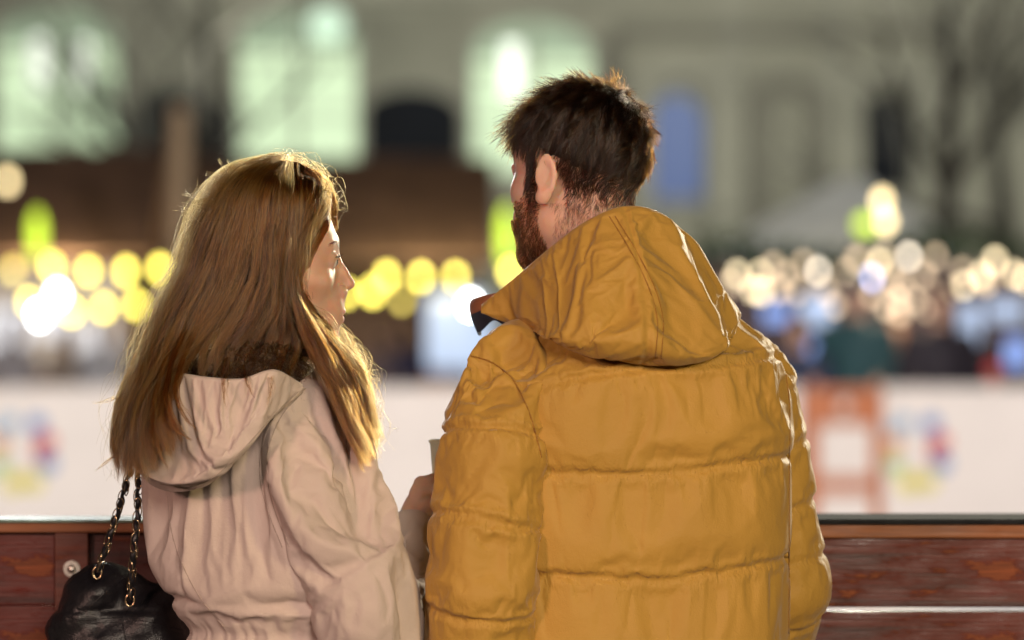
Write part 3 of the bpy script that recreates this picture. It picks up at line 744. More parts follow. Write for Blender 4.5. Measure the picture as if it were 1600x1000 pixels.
# ================================================================ head: forward +y, up +z, origin at the ear canals
def head_f(P, fem=False, neck=None):
    x, y, z = P.T; ax = np.abs(x); Q = np.stack([ax, y, z], 1)
    d = ell(P, (0, -.006, .045), (.076, .098, .084))
    d = smin(d, ell(P, (0, .034, -.022), (.063 if not fem else .060, .060, .085)), .03)
    jw = .050 if not fem else .044
    d = smin(d, cone(Q, (jw, .004, -.055), (.012, .074, -.096), .024, .018 if not fem else .016), .03)      # jaw
    d = smin(d, ell(P, (0, .080, -.098), (.020, .016, .015)), .02)                                          # chin
    d = smin(d, cone(Q, (.006, .087, .042), (.036, .072, .038), .013 if not fem else .009, .011), .012)     # brow
    d = smin(d, ell(Q, (.046, .050, -.014), (.019, .026, .017)), .02)                                       # cheekbone
    d = smax(d, -ell(Q, (.032, .104, .014), (.017, .022, .011)), .012)                                      # eye socket
    d = smin(d, ell(Q, (.031, .0755, .014), (.0155, .0135, .0125)), .004)
    d = smin(d, ell(Q, (.031, .0772, .0200), (.0150, .0148, .0080)), .003)                                   # lids
    d = smin(d, chain(P, ((0, .091, .026, .0065), (0, .103, -.002, .0075), (0, .1135 if not fem else .1125, -.021 if not fem else -.0165, .0098 if not fem else .0090)), .008), .010)
    d = smin(d, ell(P, (0, .098, -.029), (.0065, .011, .006)), .006)   # nose
    d = smin(d, ell(Q, (.0115, .098, -.027), (.0075, .010, .007)), .006)
    d = smin(d, ell(P, (0, .087, -.052), (.032, .018, .027)), .02)                                          # mouth area
    lip = .008 if not fem else .0095
    d = smin(d, ell(P, (0, .0985, -.0555), (.021, lip, .0052)), .004)
    d = smin(d, ell(P, (0, .0965, -.067), (.019, lip, .0062)), .004)
    d = smax(d, -ell(P, (0, .109, -.0608), (.024, .012, .0013)), .002)
    # ear: a tilted shell with a rim
    ca, sa = math.cos(R(28)), math.sin(R(28))
    rot = np.array([[ca, sa, 0], [-sa, ca, 0], [0, 0, 1]]).T            # ear turned out at the back
    q = (Q - (.078, -.012, .004)) @ rot.T
    er = ell(q + (-.006, 0, 0), (0, 0, 0), (.0050, .0152, .0305))
    bowl = ell(q, (.014, .003, .002), (.0085, .0125, .024))
    er = smax(er, -bowl, .004)
    er = smin(er, ell(q, (.004, .006, -.028), (.006, .010, .011)), .006)
    er = smin(er, ell(q, (-.003, .005, .001), (.009, .010, .018)), .006)
    d = smin(d, er, .006)
    if neck: d = smin(d, chain(P, neck, .03), .03)
    return d
def place(P, c, phi, s, pitch=0, roll=0):
    """world -> head space"""
    Mx = (Matrix.Rotation(phi, 3, 'Z') @ Matrix.Rotation(pitch, 3, 'X') @ Matrix.Rotation(roll, 3, 'Y'))
    return ((P - np.array(c)) @ np.array(Mx)) / s
def unplace(Q, c, phi, s, pitch=0, roll=0):
    Mx = (Matrix.Rotation(phi, 3, 'Z') @ Matrix.Rotation(pitch, 3, 'X') @ Matrix.Rotation(roll, 3, 'Y'))
    return (Q * s) @ np.array(Mx).T + np.array(c)
def tri_sample(V, F, n, mask, rs):
    """n random points on the quads whose centre passes mask; returns points"""
    c = V[F].mean(1); k = mask(c); Fk = F[k]
    a = V[Fk[:, 0]]; b = V[Fk[:, 1]]; c_ = V[Fk[:, 2]]; d_ = V[Fk[:, 3]]
    ar = np.linalg.norm(np.cross(c_ - a, d_ - b), axis=1); i = rs.choice(len(Fk), n, p=ar / ar.sum()); u = rs.rand(n, 1); v = rs.rand(n, 1)
    return a[i] * (1 - u) * (1 - v) + b[i] * u * (1 - v) + c_[i] * u * v + d_[i] * (1 - u) * v
def eye(parent, base, c, r, fwd, iris):
    m, t, b = new_mat('eye'); v = coord(t)
    sp = nd(t, 'ShaderNodeSeparateXYZ'); t.links.new(v, sp.inputs[0])
    t.links.new(ramp(t, sp.outputs[1], ((.0, (.75, .70, .68)), (.80, (.75, .70, .68)), (.84, [x * .5 for x in iris]), (.93, iris), (.95, (.005, .005, .005)))), b.inputs['Base Color'])
    b.inputs['Roughness'].default_value = .08
    V, F = surf(lambda P: np.minimum(np.linalg.norm(P, axis=1) - 1, np.linalg.norm(P - (0, .35, 0), axis=1) - .72), (-1.3, -1.3, -1.3), (1.3, 1.3, 1.3), .12)
    o = link('eye', mesh_from('eye', V, F), m, parent); o.location = Vector(c) - Vector(base); o.scale = (r, r, r)
    o.rotation_euler = Vector(fwd).to_track_quat('Y', 'Z').to_euler(); return o
JSUB = []
# ================================================================ the man in the yellow puffer jacket
JK = fabric('ochre_nylon', (.455, .258, .050), 3000, .58, .2, .05, None, .005, .0045, .26)
LIN = plain('navy_lining', (.02, .022, .05), .8, .2, 30)
NAVY = fabric('navy_denim', (.03, .04, .075), 2600, .8)
BOOT = plain('boot_leather', (.03, .022, .018), .5, .3, 30)
SKM = skin('skin_man', (.66, .42, .33)); SKW = skin('skin_woman', (.66, .43, .33))
MC = (.167, 5.42); MYAW = R(13); cM, sM = math.cos(MYAW), math.sin(MYAW)
man = empty('person', (MC[0], MC[1], 0), 'bearded man in a yellow puffer jacket seen from behind', 'person'); MB0 = np.array([MC[0], MC[1], 0])
def man_loc(P):
    dx, dy = P[:, 0] - MC[0], P[:, 1] - MC[1]
    return np.stack([dx * cM + dy * sM, -dx * sM + dy * cM, P[:, 2]], 1)
def man_torso(P):
    x, y, z = man_loc(P).T
    zs = [.80, .86, 1.0, 1.2, 1.34, 1.40, 1.44, 1.475, 1.51, 1.54, 1.57]
    a = curve_interp(zs, [.215, .222, .222, .222, .226, .216, .190, .145, .105, .090, .085], z)
    b = curve_interp(zs, [.140, .145, .145, .150, .150, .142, .128, .112, .098, .090, .085], z)
    cy = curve_interp(zs, [0, 0, 0, 0, -.008, -.012, -.01, 0, .01, .015, .015], z)
    q = ((np.abs(x) / a) ** 2.5 + (np.abs((y - cy) / b)) ** 2.5) ** .4
    return np.maximum(np.maximum((q - 1) * np.minimum(a, b), z - 1.56), .82 - z)
V, F = surf(man_torso, (-.12, 5.15, .80), (.45, 5.70, 1.58), .0066)
V, F, _ = drop_faces(V, F, (V[:, 2] < 1.545) & (V[:, 2] > .832))
L = man_loc(V); N = unit(grad(man_torso, V, .002)); wq = np.zeros(len(V)); pk = np.zeros(len(V))
for row in ([.975] * 5, [1.119, 1.117, 1.113, 1.122, 1.135], [1.262, 1.259, 1.258, 1.268, 1.278], [1.368, 1.392, 1.405, 1.411, 1.421]):
    zs_ = curve_interp([-.2, -.1, 0, .1, .2], row, L[:, 0]) + .0035 * noise3(V * 40)
    wq = np.maximum(wq, np.exp(-((L[:, 2] - zs_) / .0055) ** 2)); pk = np.maximum(pk, np.exp(-((L[:, 2] - zs_) / .022) ** 2))
pin = ((wq > .45) | (V[:, 2] > 1.48) | (V[:, 2] < .85)).astype(float)
jacket = garment('puffer_jacket', V - N * (.0075 * wq)[:, None], F, MB0, JK, man)
put_pucker(jacket, pk); cloth(jacket, pin, 1.2, -.042, .25, .06)
def sleeve(rows, seams, name, torso, base, mat, parent, h, press, shrink, depth=.008, tilt=(0, 0, 0), grav=.3, end=.02, width=.0055, bend=.08):
    ch = world_chain(rows); f = lambda P: chain(P, ch, .035)
    A = np.array([c[:3] for c in ch]); rr = max(c[3] for c in ch) + .03
    V, F = surf(f, A.min(0) - rr, A.max(0) + rr, h)
    S, _ = chain_s(V, ch); tot = sum(np.linalg.norm(A[i + 1] - A[i]) for i in range(len(A) - 1))
    N = unit(grad(f, V, .002)); wq = np.zeros(len(V))
    Sw = S + (V - A[0]) @ np.array(tilt) + .004 * noise3(V * 35)
    pk = np.zeros(len(V))
    for s_ in seams: pk = np.maximum(pk, np.exp(-((Sw - s_) / .022) ** 2))
    for s_ in seams: wq = np.maximum(wq, np.exp(-((Sw - s_) / width) ** 2))
    pin = ((wq > .45) | (S > tot - end) | (S < .012) | (torso(V) < -.012)).astype(float)
    keep = ~((S > tot - .001) & (f(V) > -1) & (((V - A[-1]) @ (A[-1] - A[-2])) > .6 * ch[-1][3] * np.linalg.norm(A[-1] - A[-2])))
    V2 = V - N * (depth * wq)[:, None]
    V2, F, u = drop_faces(V2, F, keep)
    o = garment(name, V2, F, base, mat, parent); put_pucker(o, pk[u]); cloth(o, pin[u], press, shrink, grav, bend); return o, ch
LS = [(815, 556, 5.375, .052), (780, 600, 5.317, .068), (776, 700, 5.297, .070), (760, 820, 5.282, .071), (753, 930, 5.277, .070), (750, 1040, 5.30, .068), (775, 1120, 5.39, .060), (830, 1160, 5.52, .052)]
RS = [(1120, 552, 5.45, .052), (1163, 592, 5.49, .068), (1180, 690, 5.505, .068), (1190, 780, 5.515, .068), (1203, 860, 5.525, .068), (1212, 920, 5.53, .069), (1190, 1000, 5.58, .062), (1120, 1090, 5.68, .054)]
sleeve(LS, (.155, .275, .39, .50), 'sleeve', man_torso, MB0, JK, jacket, .0068, 1.3, -.065, .0075, (-.06, 0, 0))
sleeve(RS, (.09, .165, .255, .335, .40, .5), 'sleeve', man_torso, MB0, JK, jacket, .0078, 1.0, -.045, .006)
# hood lying on the back
Tm = [(752, 476, 5.45), (800, 438, 5.40), (860, 388, 5.345), (915, 350, 5.315), (975, 327, 5.31), (1032, 334, 5.335), (1075, 368, 5.385), (1108, 420, 5.43), (1135, 478, 5.48)]
Bm = [(754, 490, 0), (800, 503, 0), (850, 521, 0), (930, 549, 0), (1012, 567, 0), (1075, 562, 0), (1120, 546, 0), (1146, 520, 0), (1152, 496, 0)]
nu, nv = 118, 76
Bm = [(x, y, (depth_at(man_torso, x, y) or 5.45) - .004) for x, y, _ in Bm]
tu = np.linspace(0, 1, nu); T_ = spline(Tm, tu); B_ = spline(Bm, tu)
T3 = np.stack([at(*r) for r in T_]); B3 = np.stack([at(*r) for r in B_])
vv = np.linspace(0, 1, nv); U, VV = np.meshgrid(tu, vv, indexing='ij')
P = T3[:, None] * (1 - VV[..., None]) + B3[:, None] * VV[..., None]
prof = (np.sin(np.pi * VV ** 1.25)) ** .75 * .7 + .5 * np.exp(-((VV - .80) / .16) ** 2) * np.sin(np.pi * VV) ** .3
amp = .016 + .062 * np.sin(np.pi * np.clip(U, 0, 1)) ** 1.15
side = (U - .52) * 2
out = np.stack([.62 * np.clip(side, -.15, 1) ** 1, -1 + 0 * U, -.15 + 0 * U + .25 * (1 - VV)], -1); out /= np.linalg.norm(out, axis=-1)[..., None]
P = P + out * (amp * prof)[..., None]
P[..., 2] -= .012 * np.exp(-((VV - .85) / .15) ** 2) * np.sin(np.pi * U)
cs_ = .56 + .02 * np.sin(VV * 3)                    # centre seam
seam = np.exp(-((U - cs_ - .05 * (VV - .5)) / .010) ** 2)
P = P - out * (.005 * seam)[..., None]
# lip that rolls over into the hood
neckc = at(925, 400, 5.44)
lip = []
for k, (inn, dn) in enumerate(((.05, -.006), (.12, -.002), (.22, .02), (.30, .05), (.34, .085))):
    q = T3 + (neckc - T3) * np.array([inn, inn, 0]); q[:, 2] -= dn; lip.append(q)
P = np.concatenate([np.stack(lip[::-1], 1), P], 1); nl = len(lip); nvt = nv + nl
Vh = P.reshape(-1, 3); Fh = grid_faces(nu, nvt)
pin = np.zeros((nu, nvt)); pin[:, :nl + 1] = 1; pin[:, -2:] = 1; pin[:2] = 1; pin[-2:] = 1
pin[:, nl:] = np.maximum(pin[:, nl:], (seam > .55) * .93)
hood = garment('hood', Vh, Fh[:, ::-1], MB0, [JK, LIN], jacket)
mi = np.zeros(len(hood.data.polygons), int); mi[(Fh % nvt).max(1) < nl] = 1; hood.data.polygons.foreach_set('material_index', mi)
cloth(hood, pin.ravel(), 1.2, -.06, .15, .10)
# collar stand, open at the front
rows = []
for t_ in np.linspace(0, 1, 26):
    c_ = spline([(792, 462, 5.44), (765, 468, 5.47), (742, 474, 5.51), (733, 478, 5.55), (738, 486, 5.58)], np.array([t_]))[0]
    p = at(*c_); hgt = .034 + .006 * math.sin(t_ * 9)
    rows.append([p + (0, 0, -hgt) + np.array([.012, .006, 0]), p + (0, 0, -.012), p + (0, 0, .006), p + (.004, .006, .010), p + (.010, .010, .004), p + (.014, .010, -hgt)])
G = np.array(rows); collar = garment('collar', G.reshape(-1, 3), grid_faces(26, 6), MB0, [plain('collar_rust', (.30, .11, .05), .7, .2, 60)], jacket)
collar.data.materials.append(LIN); collar.data.polygons.foreach_set('material_index', [1 if i % 5 in (0, 4) else 0 for i in range(len(collar.data.polygons))])
collar.modifiers.new('smooth', 'SUBSURF').render_levels = 2
# body: head, neck and chest in one surface
HM = at(907, 283, 5.42); HMs, HMp = 1.06, R(47)
neckM = ((0, -.02, -.05, .056), (.004, -.035, -.13, .058), (.01, -.04, -.22, .075))
fM = lambda P: smin(head_f(place(P, HM, HMp, HMs), False, neckM) * HMs, ell(P, (MC[0], MC[1], 1.36), (.17, .11, .12)), .05)
V, F = surf(fM, HM + (-.16, -.16, -.42), HM + (.24, .19, .16), .0042)
body = garment('body', V, F, MB0, SKM, man); hV, hF = V, F
body.modifiers.new('smooth', 'SUBSURF').render_levels = 1
fwd = np.array([-math.sin(HMp), math.cos(HMp), 0])
for s in (-1, 1): eye(man, MB0, unplace(np.array([[s * .031, .0765, .014]]), HM, HMp, HMs)[0], .0132, fwd, (.10, .06, .03))
# trousers and boots
def legs_f(P, c, sp, r):
    d = None
    for s in (-1, 1):
        e = chain(P, ((c[0] + s * sp, c[1], .90, r), (c[0] + s * sp * 1.1, c[1] + .01, .50, r * .76), (c[0] + s * sp * 1.15, c[1] - .01, .09, r * .68)), .04); d = e if d is None else smin(d, e, .02)
    return d
def boots(c, sp, parent, base, mat, yaw=0):
    for s in (-1, 1):
        p = np.array([c[0] + s * sp * 1.15, c[1] - .01, 0])
        f = lambda P: np.maximum(smin(cone(P, p + (0, -.03, .055), p + (s * .02, .15, .045), .05, .042), cone(P, p + (0, 0, .05), p + (0, 0, .2), .055, .06), .04), -P[:, 2])
        V, F = surf(f, p + (-.1, -.12, -.01), p + (.12, .24, .27), .012); garment('boot', V, F, base, mat, parent)
V, F = surf(lambda P: legs_f(P, MC, .10, .105), (MC[0] - .28, MC[1] - .2, .02), (MC[0] + .28, MC[1] + .2, 1.02), .014); garment('trousers', V, F, MB0, NAVY, man)
boots(MC, .10, man, MB0, BOOT)
# ---------------------------------------------------------------- his hair and beard
rs = np.random.RandomState(11)
def head_hair(n, mask, dirf, lenf, k, wob, curl, V, F, f, c, phi, s, rs, lift=.0, clump=0):
    """strands grown from a head surface; functions work in head space"""
    Pw = tri_sample(V, F, n, lambda C: mask(place(C, c, phi, s)), rs); Q = place(Pw, c, phi, s)
    Nw = unit(grad(f, Pw, .002)); Mx = np.array(Matrix.Rotation(phi, 3, 'Z')); Nq = Nw @ Mx
    D = dirf(Q); D = D - (D * Nq).sum(1)[:, None] * Nq; D = unit(D)
    Ln = lenf(Q) * rs.uniform(.7, 1.15, n)
    pts = np.empty((n, k, 3)); pts[:, 0] = Pw - Nw * .001; d = unit(Nw * (.36 + lift(Q)[:, None]) + (D @ Mx.T) * .9)
    ph = rs.rand(n, 1) * 6.28
    for i in range(1, k):
        cl = np.stack([noise3(Pw * clump + (3.1, 0, i * .22)), noise3(Pw * clump + (0, 7.7, i * .22)), noise3(Pw * clump + (5.5, 2.2, i * .22))], 1) if clump else 0
        lf = lift(Q)[:, None]
        d = unit(d + (D @ Mx.T) * (.42 - .3 * np.clip(lf, 0, 1)) + rs.normal(size=(n, 3)) * wob + cl * curl - Nw * .12 * (1 - np.clip(lf, 0, 1)))
        pts[:, i] = pts[:, i - 1] + d * (Ln / (k - 1))[:, None]
    # stay outside the head
    for i in range(1, k):
        dd = f(pts[:, i]); push = np.clip(.0025 - dd, 0, .02); pts[:, i] += Nw * push[:, None]
    return pts
def m_mask(Q):
    x, y, z = Q.T; ax = np.abs(x)
    line = np.where(y > .055, .062 + (.085 - y) * .35, np.where(y > .018, .045 - (y - .018) * .0 - .0, np.where(y > -.035, .040, -.03 - (-.035 - y) * .55)))
    side = (y > .012) & (y < .032) & (z > -.045) & (ax > .05)
    ear = (ax > .072) & (y > -.036) & (y < .010) & (z < .030) & (z > -.04)
    return ((z > line) | side | ((y < -.028) & (z > -.078))) & ~((y > .06) & (z < .065)) & ~ear
def m_dir(Q):
    # the hair grows away from a whorl high on the right of the crown
    return unit(Q - np.array([.052, -.022, .105]))
def m_len(Q):
    x, y, z = Q.T
    return .006 + .020 * sstep(-.06, .05, z) + .016 * sstep(.05, .11, z) + .022 * sstep(.03, .08, y) * sstep(.045, .075, z) + .006 * sstep(-.04, -.09, y) * sstep(-.02, .03, z)
def m_lift(Q):
    x, y, z = Q.T
    wd_ = np.linalg.norm(Q - np.array([.052, -.022, .105]), axis=1)
    return .02 + .22 * sstep(.05, .115, z) * (.3 + .7 * sstep(-.07, .02, y)) * sstep(.02, .06, wd_) + .5 * sstep(.045, .08, y) * sstep(.05, .07, z)
HBR = hair_mat('dark_brown_hair', .85, .28, .30, .4)
p_ = head_hair(21000, m_mask, m_dir, m_len, 8, .07, 1.0, V=hV, F=hF, f=fM, c=HM, phi=HMp, s=HMs, rs=rs, lift=m_lift, clump=70)
Qr = place(p_[:, 0], HM, HMp, HMs); p_ = p_[(rs.rand(len(p_)) < sstep(-.080, -.030, Qr[:, 2])) | (Qr[:, 1] > -.02)]        # fade towards the neck
mcap = lambda P: (lambda Q: smax(ell(Q, (0, -.006, .045), (.0778, .0998, .0858)), .038 + .45 * Q[:, 1] + .024 * noise3(Q * 95) - Q[:, 2], .004))(place(P, HM, HMp, HMs))
V, F = surf(mcap, HM + (-.14, -.14, -.08), HM + (.14, .14, .16), .0042); garment('under_hair', V, F, MB0, plain('under_hair_dark', (.018, .011, .008), .8, .3, 40), man)
zr = place(p_[:, 0], HM, HMp, HMs)[:, 2]; strands('hair', p_ - MB0, rs.uniform(.00018, .00032, len(p_)) * (.34 + .66 * sstep(-.055, .0, zr)), HBR, man)
# nape fade, thinner
p_ = head_hair(3600, lambda Q: (Q[:, 1] < -.01) & (Q[:, 2] > -.115) & (Q[:, 2] < -.03) & (np.abs(Q[:, 0]) < .068), lambda Q: np.stack([np.sign(Q[:, 0]) * .5, -.1 + 0 * Q[:, 0], -1 + 0 * Q[:, 0]], 1), lambda Q: .003 + .007 * sstep(-.10, -.045, Q[:, 2]), 5, .2, .5, hV, hF, fM, HM, HMp, HMs, rs, lambda Q: 0 * Q[:, 0], 25)
strands('nape_hair', p_ - MB0, .00008, HBR, man)
def b_mask(Q):
    x, y, z = Q.T; ax = np.abs(x)
    return (z < -.018 - .25 * np.clip(y - .02, 0, 1)) & (z > -.125) & (y > .006 + .0 * z) & ~((z > -.05) & (y > .055) & (ax < .045)) & ~((ax < .022) & (z > -.072) & (z < -.05)) & ((z > -.105) | (y > .03)) | ((np.abs(y - .024) < .010) & (z < .0) & (z > -.03) & (ax > .05))
p_ = head_hair(7000, b_mask, lambda Q: np.stack([0 * Q[:, 0], .35 + 0 * Q[:, 0], -1 + 0 * Q[:, 0]], 1), lambda Q: .005 + .007 * sstep(-.02, -.08, Q[:, 2]), 6, .22, .8, hV, hF, fM, HM, HMp, HMs, rs, lambda Q: .2 + 0 * Q[:, 0], 80)
strands('beard', p_ - MB0, .00019, hair_mat('brown_beard', .62, .42, .35, .35), man)
def brow(par, base, c, phi, s, n, mat, rs, f, zb=.034):
    t = rs.rand(n) * 2 - 1; sg = np.sign(t); u = np.abs(t)
    q = np.stack([sg * (.014 + .034 * u), .094 - .022 * u ** 1.6 + .004, zb + .008 * np.sin(u * 2.6) + rs.normal(size=n) * .0016], 1)
    d = np.stack([sg * .9, -.25 + 0 * u, .25 - .5 * u], 1); d = unit(d)
    pts = []
    for l in np.linspace(0, .009, 4):
        p = unplace(q + d * l, c, phi, s)
        for _ in range(4): p = p - unit(grad(f, p, .001)) * (f(p) - .0006)[:, None]
        pts.append(p)
    pts = np.stack(pts, 1)
    strands('eyebrow', pts - base, .00013, mat, par)
brow(man, MB0, HM, HMp, HMs, 320, HBR, rs, fM)
# ================================================================ the woman in the pale parka
PK = fabric('pale_parka_cotton', (.56, .462, .42), 2200, .80, .12, .05, None, 0, .0013, .2)
WC_ = (at(405, 0, 5.38)[0], 5.38); WYAW = R(-35); cW, sW = math.cos(WYAW), math.sin(WYAW)
wom = empty('person', (WC_[0], WC_[1], 0), 'woman with long light brown hair in a pale parka, seen from behind', 'person'); WB0 = np.array([WC_[0], WC_[1], 0])
def wom_loc(P):
    z = P[:, 2]; sh = curve_interp([.7, 1.02, 1.10, 1.2, 1.3, 1.5], [.03, .028, .02, .008, 0, .012], z)
    dx, dy = P[:, 0] - WC_[0] - sh, P[:, 1] - WC_[1]
    return np.stack([dx * cW + dy * sW, -dx * sW + dy * cW, z], 1)
def wom_torso(P):
    x, y, z = wom_loc(P).T
    zs = [.70, .85, .98, 1.035, 1.08, 1.15, 1.25, 1.31, 1.35, 1.385, 1.42, 1.45]
    a = curve_interp(zs, [.185, .18, .150, .130, .156, .184, .193, .188, .170, .125, .078, .066], z)
    b = curve_interp(zs, [.15, .145, .120, .104, .122, .138, .142, .135, .119, .10, .075, .066], z)
    q = ((np.abs(x) / a) ** 2.35 + (np.abs(y / b)) ** 2.35) ** (1 / 2.35)
    return np.maximum(np.maximum((q - 1) * np.minimum(a, b), z - 1.44), .72 - z)
V, F = surf(wom_torso, (WC_[0] - .24, 5.15, .70), (WC_[0] + .27, 5.62, 1.46), .0078)
V, F, _ = drop_faces(V, F, (V[:, 2] < 1.43) & (V[:, 2] > .732))
L = wom_loc(V); N = unit(grad(wom_torso, V, .002))
wq = np.exp(-((V[:, 2] - 1.032) / .010) ** 2)
ang = np.arctan2(L[:, 1], L[:, 0])
gath = (1.4 * noise3(np.stack([ang * 13, V[:, 2] * 6, 0 * ang], 1)) + .9 * noise3(np.stack([ang * 27 + 5, V[:, 2] * 9, 0 * ang], 1))) * np.exp(-((V[:, 2] - 1.035) / .04) ** 2) * .008      # gathers at the elastic waist
dc = V[:, 0] + .42 * V[:, 2]                                                                              # folds fall slantwise towards the waist
drape = (noise3(np.stack([dc * 17, V[:, 2] * 2.2, V[:, 1] * 9], 1)) * .006 + noise3(np.stack([dc * 38 + 7, V[:, 2] * 3.5, V[:, 1] * 14], 1)) * .003) * sstep(1.33, 1.2, V[:, 2])
pin = ((wq > .5) | (V[:, 2] > 1.375) | (V[:, 2] < .745)).astype(float)
parka = garment('parka', V + N * (gath + drape - .006 * wq)[:, None], F, WB0, PK, wom)
cloth(parka, pin, .30, -.006, .35, .3, 22, .25)
WR_ = [(440, 632, 5.33, .046), (482, 662, 5.29, .060), (500, 730, 5.265, .070), (535, 835, 5.25, .071), (577, 940, 5.25, .070), (610, 1015, 5.29, .062), (642, 966, 5.37, .064), (654, 900, 5.45, .056), (649, 838, 5.515, .043)]
slv, wch = sleeve(WR_, (.315,), 'sleeve', wom_torso, WB0, PK, parka, .0072, .5, -.065, .004, (.25, 0, 0), .5, .015, .006, .22)
WL_ = [(290, 635, 5.46, .046), (290, 665, 5.50, .055), (302, 740, 5.53, .058), (330, 850, 5.55, .058), (362, 960, 5.56, .056), (420, 1000, 5.60, .050), (490, 980, 5.63, .045)]
sleeve(WL_, (.315,), 'sleeve', wom_torso, WB0, PK, parka, .009, .5, -.06, .004, (0, 0, 0), .4)
# cuff and hand round the paper cup
def lathe_at(name, prof, base, c, axis, mat, parent, n=28):
    o = MB().lathe(prof, n=n).build(name, mat, parent, True); o.location = Vector(c) - Vector(base)
    o.rotation_euler = Vector(axis).to_track_quat('Z', 'Y').to_euler(); return o
wr = at(649, 838, 5.515); wd = at(649, 838, 5.515) - at(645, 895, 5.45)
CUPC = at(709, 747, 5.53)
cup = empty('paper_cup', CUPC + (0, 0, -.05), 'white paper cup held between the two people', 'cup')
CUPM = plain('cup_paper', (.72, .70, .58), .6, .05, 20)
MB().lathe([(0, 0), (.026, 0), (.0265, .001), (.0345, .103)], n=40).lathe([(.0340, .103), (.0262, .004), (0, .004)], n=40).build('cup_wall', CUPM, cup, True)
MB().lathe([(.0340, .100), (.0352, .1005), (.0364, .1025), (.0362, .1050), (.0348, .1058), (.0336, .104)], n=40).build('rim', CUPM, cup, True)
MB().lathe([(0, .085), (.0325, .085)], n=32).build('drink', plain('mulled_wine', (.10, .01, .012), .1, .1), cup, True)
cc = CUPC
def hand_f(P):
    d = smin(cone(P, wr - wd * .3, at(645, 815, 5.52), .022, .021), ell(P, at(650, 795, 5.525), (.017, .024, .027)), .018)
    fs = [([(649, 771, 5.510), (657, 754, 5.500), (676, 749, 5.490), (704, 752, 5.484), (722, 757, 5.489)], .0088), ([(654, 783, 5.508), (664, 768, 5.496), (684, 766, 5.486), (708, 770, 5.483), (728, 774, 5.489)], .0086),
          ([(657, 796, 5.508), (670, 788, 5.496), (688, 786, 5.488), (707, 788, 5.486), (722, 790, 5.491)], .0082), ([(658, 806, 5.511), (672, 803, 5.500), (688, 802, 5.493), (704, 803, 5.492), (714, 804, 5.496)], .0072)]
    for k, (c, r) in enumerate(fs):
        d = smin(d, chain(P, [tuple(at(*q)) + (r * (1.08 - .07 * i),) for i, q in enumerate(c)], .003), .005)
    th = [tuple(at(650, 800, 5.540)) + (.012,), tuple(at(662, 778, 5.562)) + (.0105,), tuple(at(684, 760, 5.577)) + (.0095,), tuple(at(706, 752, 5.578)) + (.0082,)]
    return smin(d, chain(P, th, .004), .008)
V, F = surf(hand_f, at(600, 880, 5.44), at(750, 715, 5.62), .0032)
hand = garment('hand', V, F, WB0, SKW, wom); hand.modifiers.new('smooth', 'SUBSURF').render_levels = 1
# hood with its fur
Tw = [(226, 640, 5.375), (240, 608, 5.30), (264, 586, 5.235), (315, 591, 5.195), (375, 594, 5.182), (430, 580, 5.195), (474, 602, 5.255)]
Bw = [(204, 690, 5.36), (214, 733, 5.285), (245, 760, 0), (284, 768, 0), (325, 750, 0), (375, 704, 0), (430, 650, 0), (480, 606, 5.262)]
Bw = [(x, y, Y or ((depth_at(wom_torso, x, y) or 5.3) - .006)) for x, y, Y in Bw]
nu, nv = 100, 62
tu = np.linspace(0, 1, nu); T_ = spline(Tw, tu); B_ = spline(Bw, tu)
T3 = np.stack([at(*r) for r in T_]); B3 = np.stack([at(*r) for r in B_])
vv = np.linspace(0, 1, nv); U, VV = np.meshgrid(tu, vv, indexing='ij')
P = T3[:, None] * (1 - VV[..., None]) + B3[:, None] * VV[..., None]
amp = .010 + .050 * np.sin(np.pi * U) ** .9
prof = np.sin(np.pi * VV ** 1.2) ** .7 * .75 + .45 * np.exp(-((VV - .82) / .15) ** 2) * np.sin(np.pi * VV) ** .3
out = np.array([-.35, -1, -.12]); out /= np.linalg.norm(out)
P = P + out * (amp * prof)[..., None]
# long soft folds running along the hood towards its point
P = P + out * (.006 * np.sin(VV * 15 + U * 4) * np.sin(np.pi * VV) * np.sin(np.pi * U) ** .5)[..., None]
ncw = at(400, 560, 5.36); lip = []
for inn, dn in ((.04, -.004), (.10, .002), (.2, .03), (.32, .06)):
    q = T3 + (ncw - T3) * np.array([inn, inn, 0]); q[:, 2] -= dn; lip.append(q)
P = np.concatenate([np.stack(lip[::-1], 1), P], 1); nl = len(lip); nvt = nv + nl
Vh = P.reshape(-1, 3); Fh = grid_faces(nu, nvt)
pin = np.zeros((nu, nvt)); pin[:, :nl + 1] = 1; pin[:, -2:] = 1; pin[:2] = 1; pin[-2:] = 1
FURB = plain('fur_backing', (.035, .022, .014), .9, .3, 60)
whood = garment('hood', Vh, Fh[:, ::-1], WB0, [PK, FURB], parka)
mi = np.zeros(len(whood.data.polygons), int); mi[(Fh % nvt).max(1) < nl] = 1; whood.data.polygons.foreach_set('material_index', mi)
cloth(whood, pin.ravel(), .25, -.06, .5, .25, 22)
run_cloth(16)
SEW = fabric('ochre_stitching', (.30, .14, .020), 3000, .7); SEWP = fabric('parka_stitching', (.40, .32, .28), 3000, .8)
JO = [jacket] + [o for o in jacket.children if o.name.startswith(('sleeve', 'hood'))]; WO = [parka] + [o for o in parka.children if o.name.startswith(('sleeve', 'hood'))]
for dx in (0, 9):
    seam_line(JO, [(952 + dx, 338), (985 + dx, 392), (1014 + dx, 450), (1027 + dx, 500), (1024 + dx, 560)], 'hood_stitching', .0009, SEW, jacket, MB0)
seam_line(JO, [(735, 556), (768, 566), (800, 592), (825, 640), (840, 690), (846, 715)], 'armhole_seam', .0012, SEW, jacket, MB0)
seam_line(JO, [(1228, 585), (1234, 640), (1233, 740), (1233, 860), (1232, 990)], 'armhole_seam', .0012, SEW, jacket, MB0)
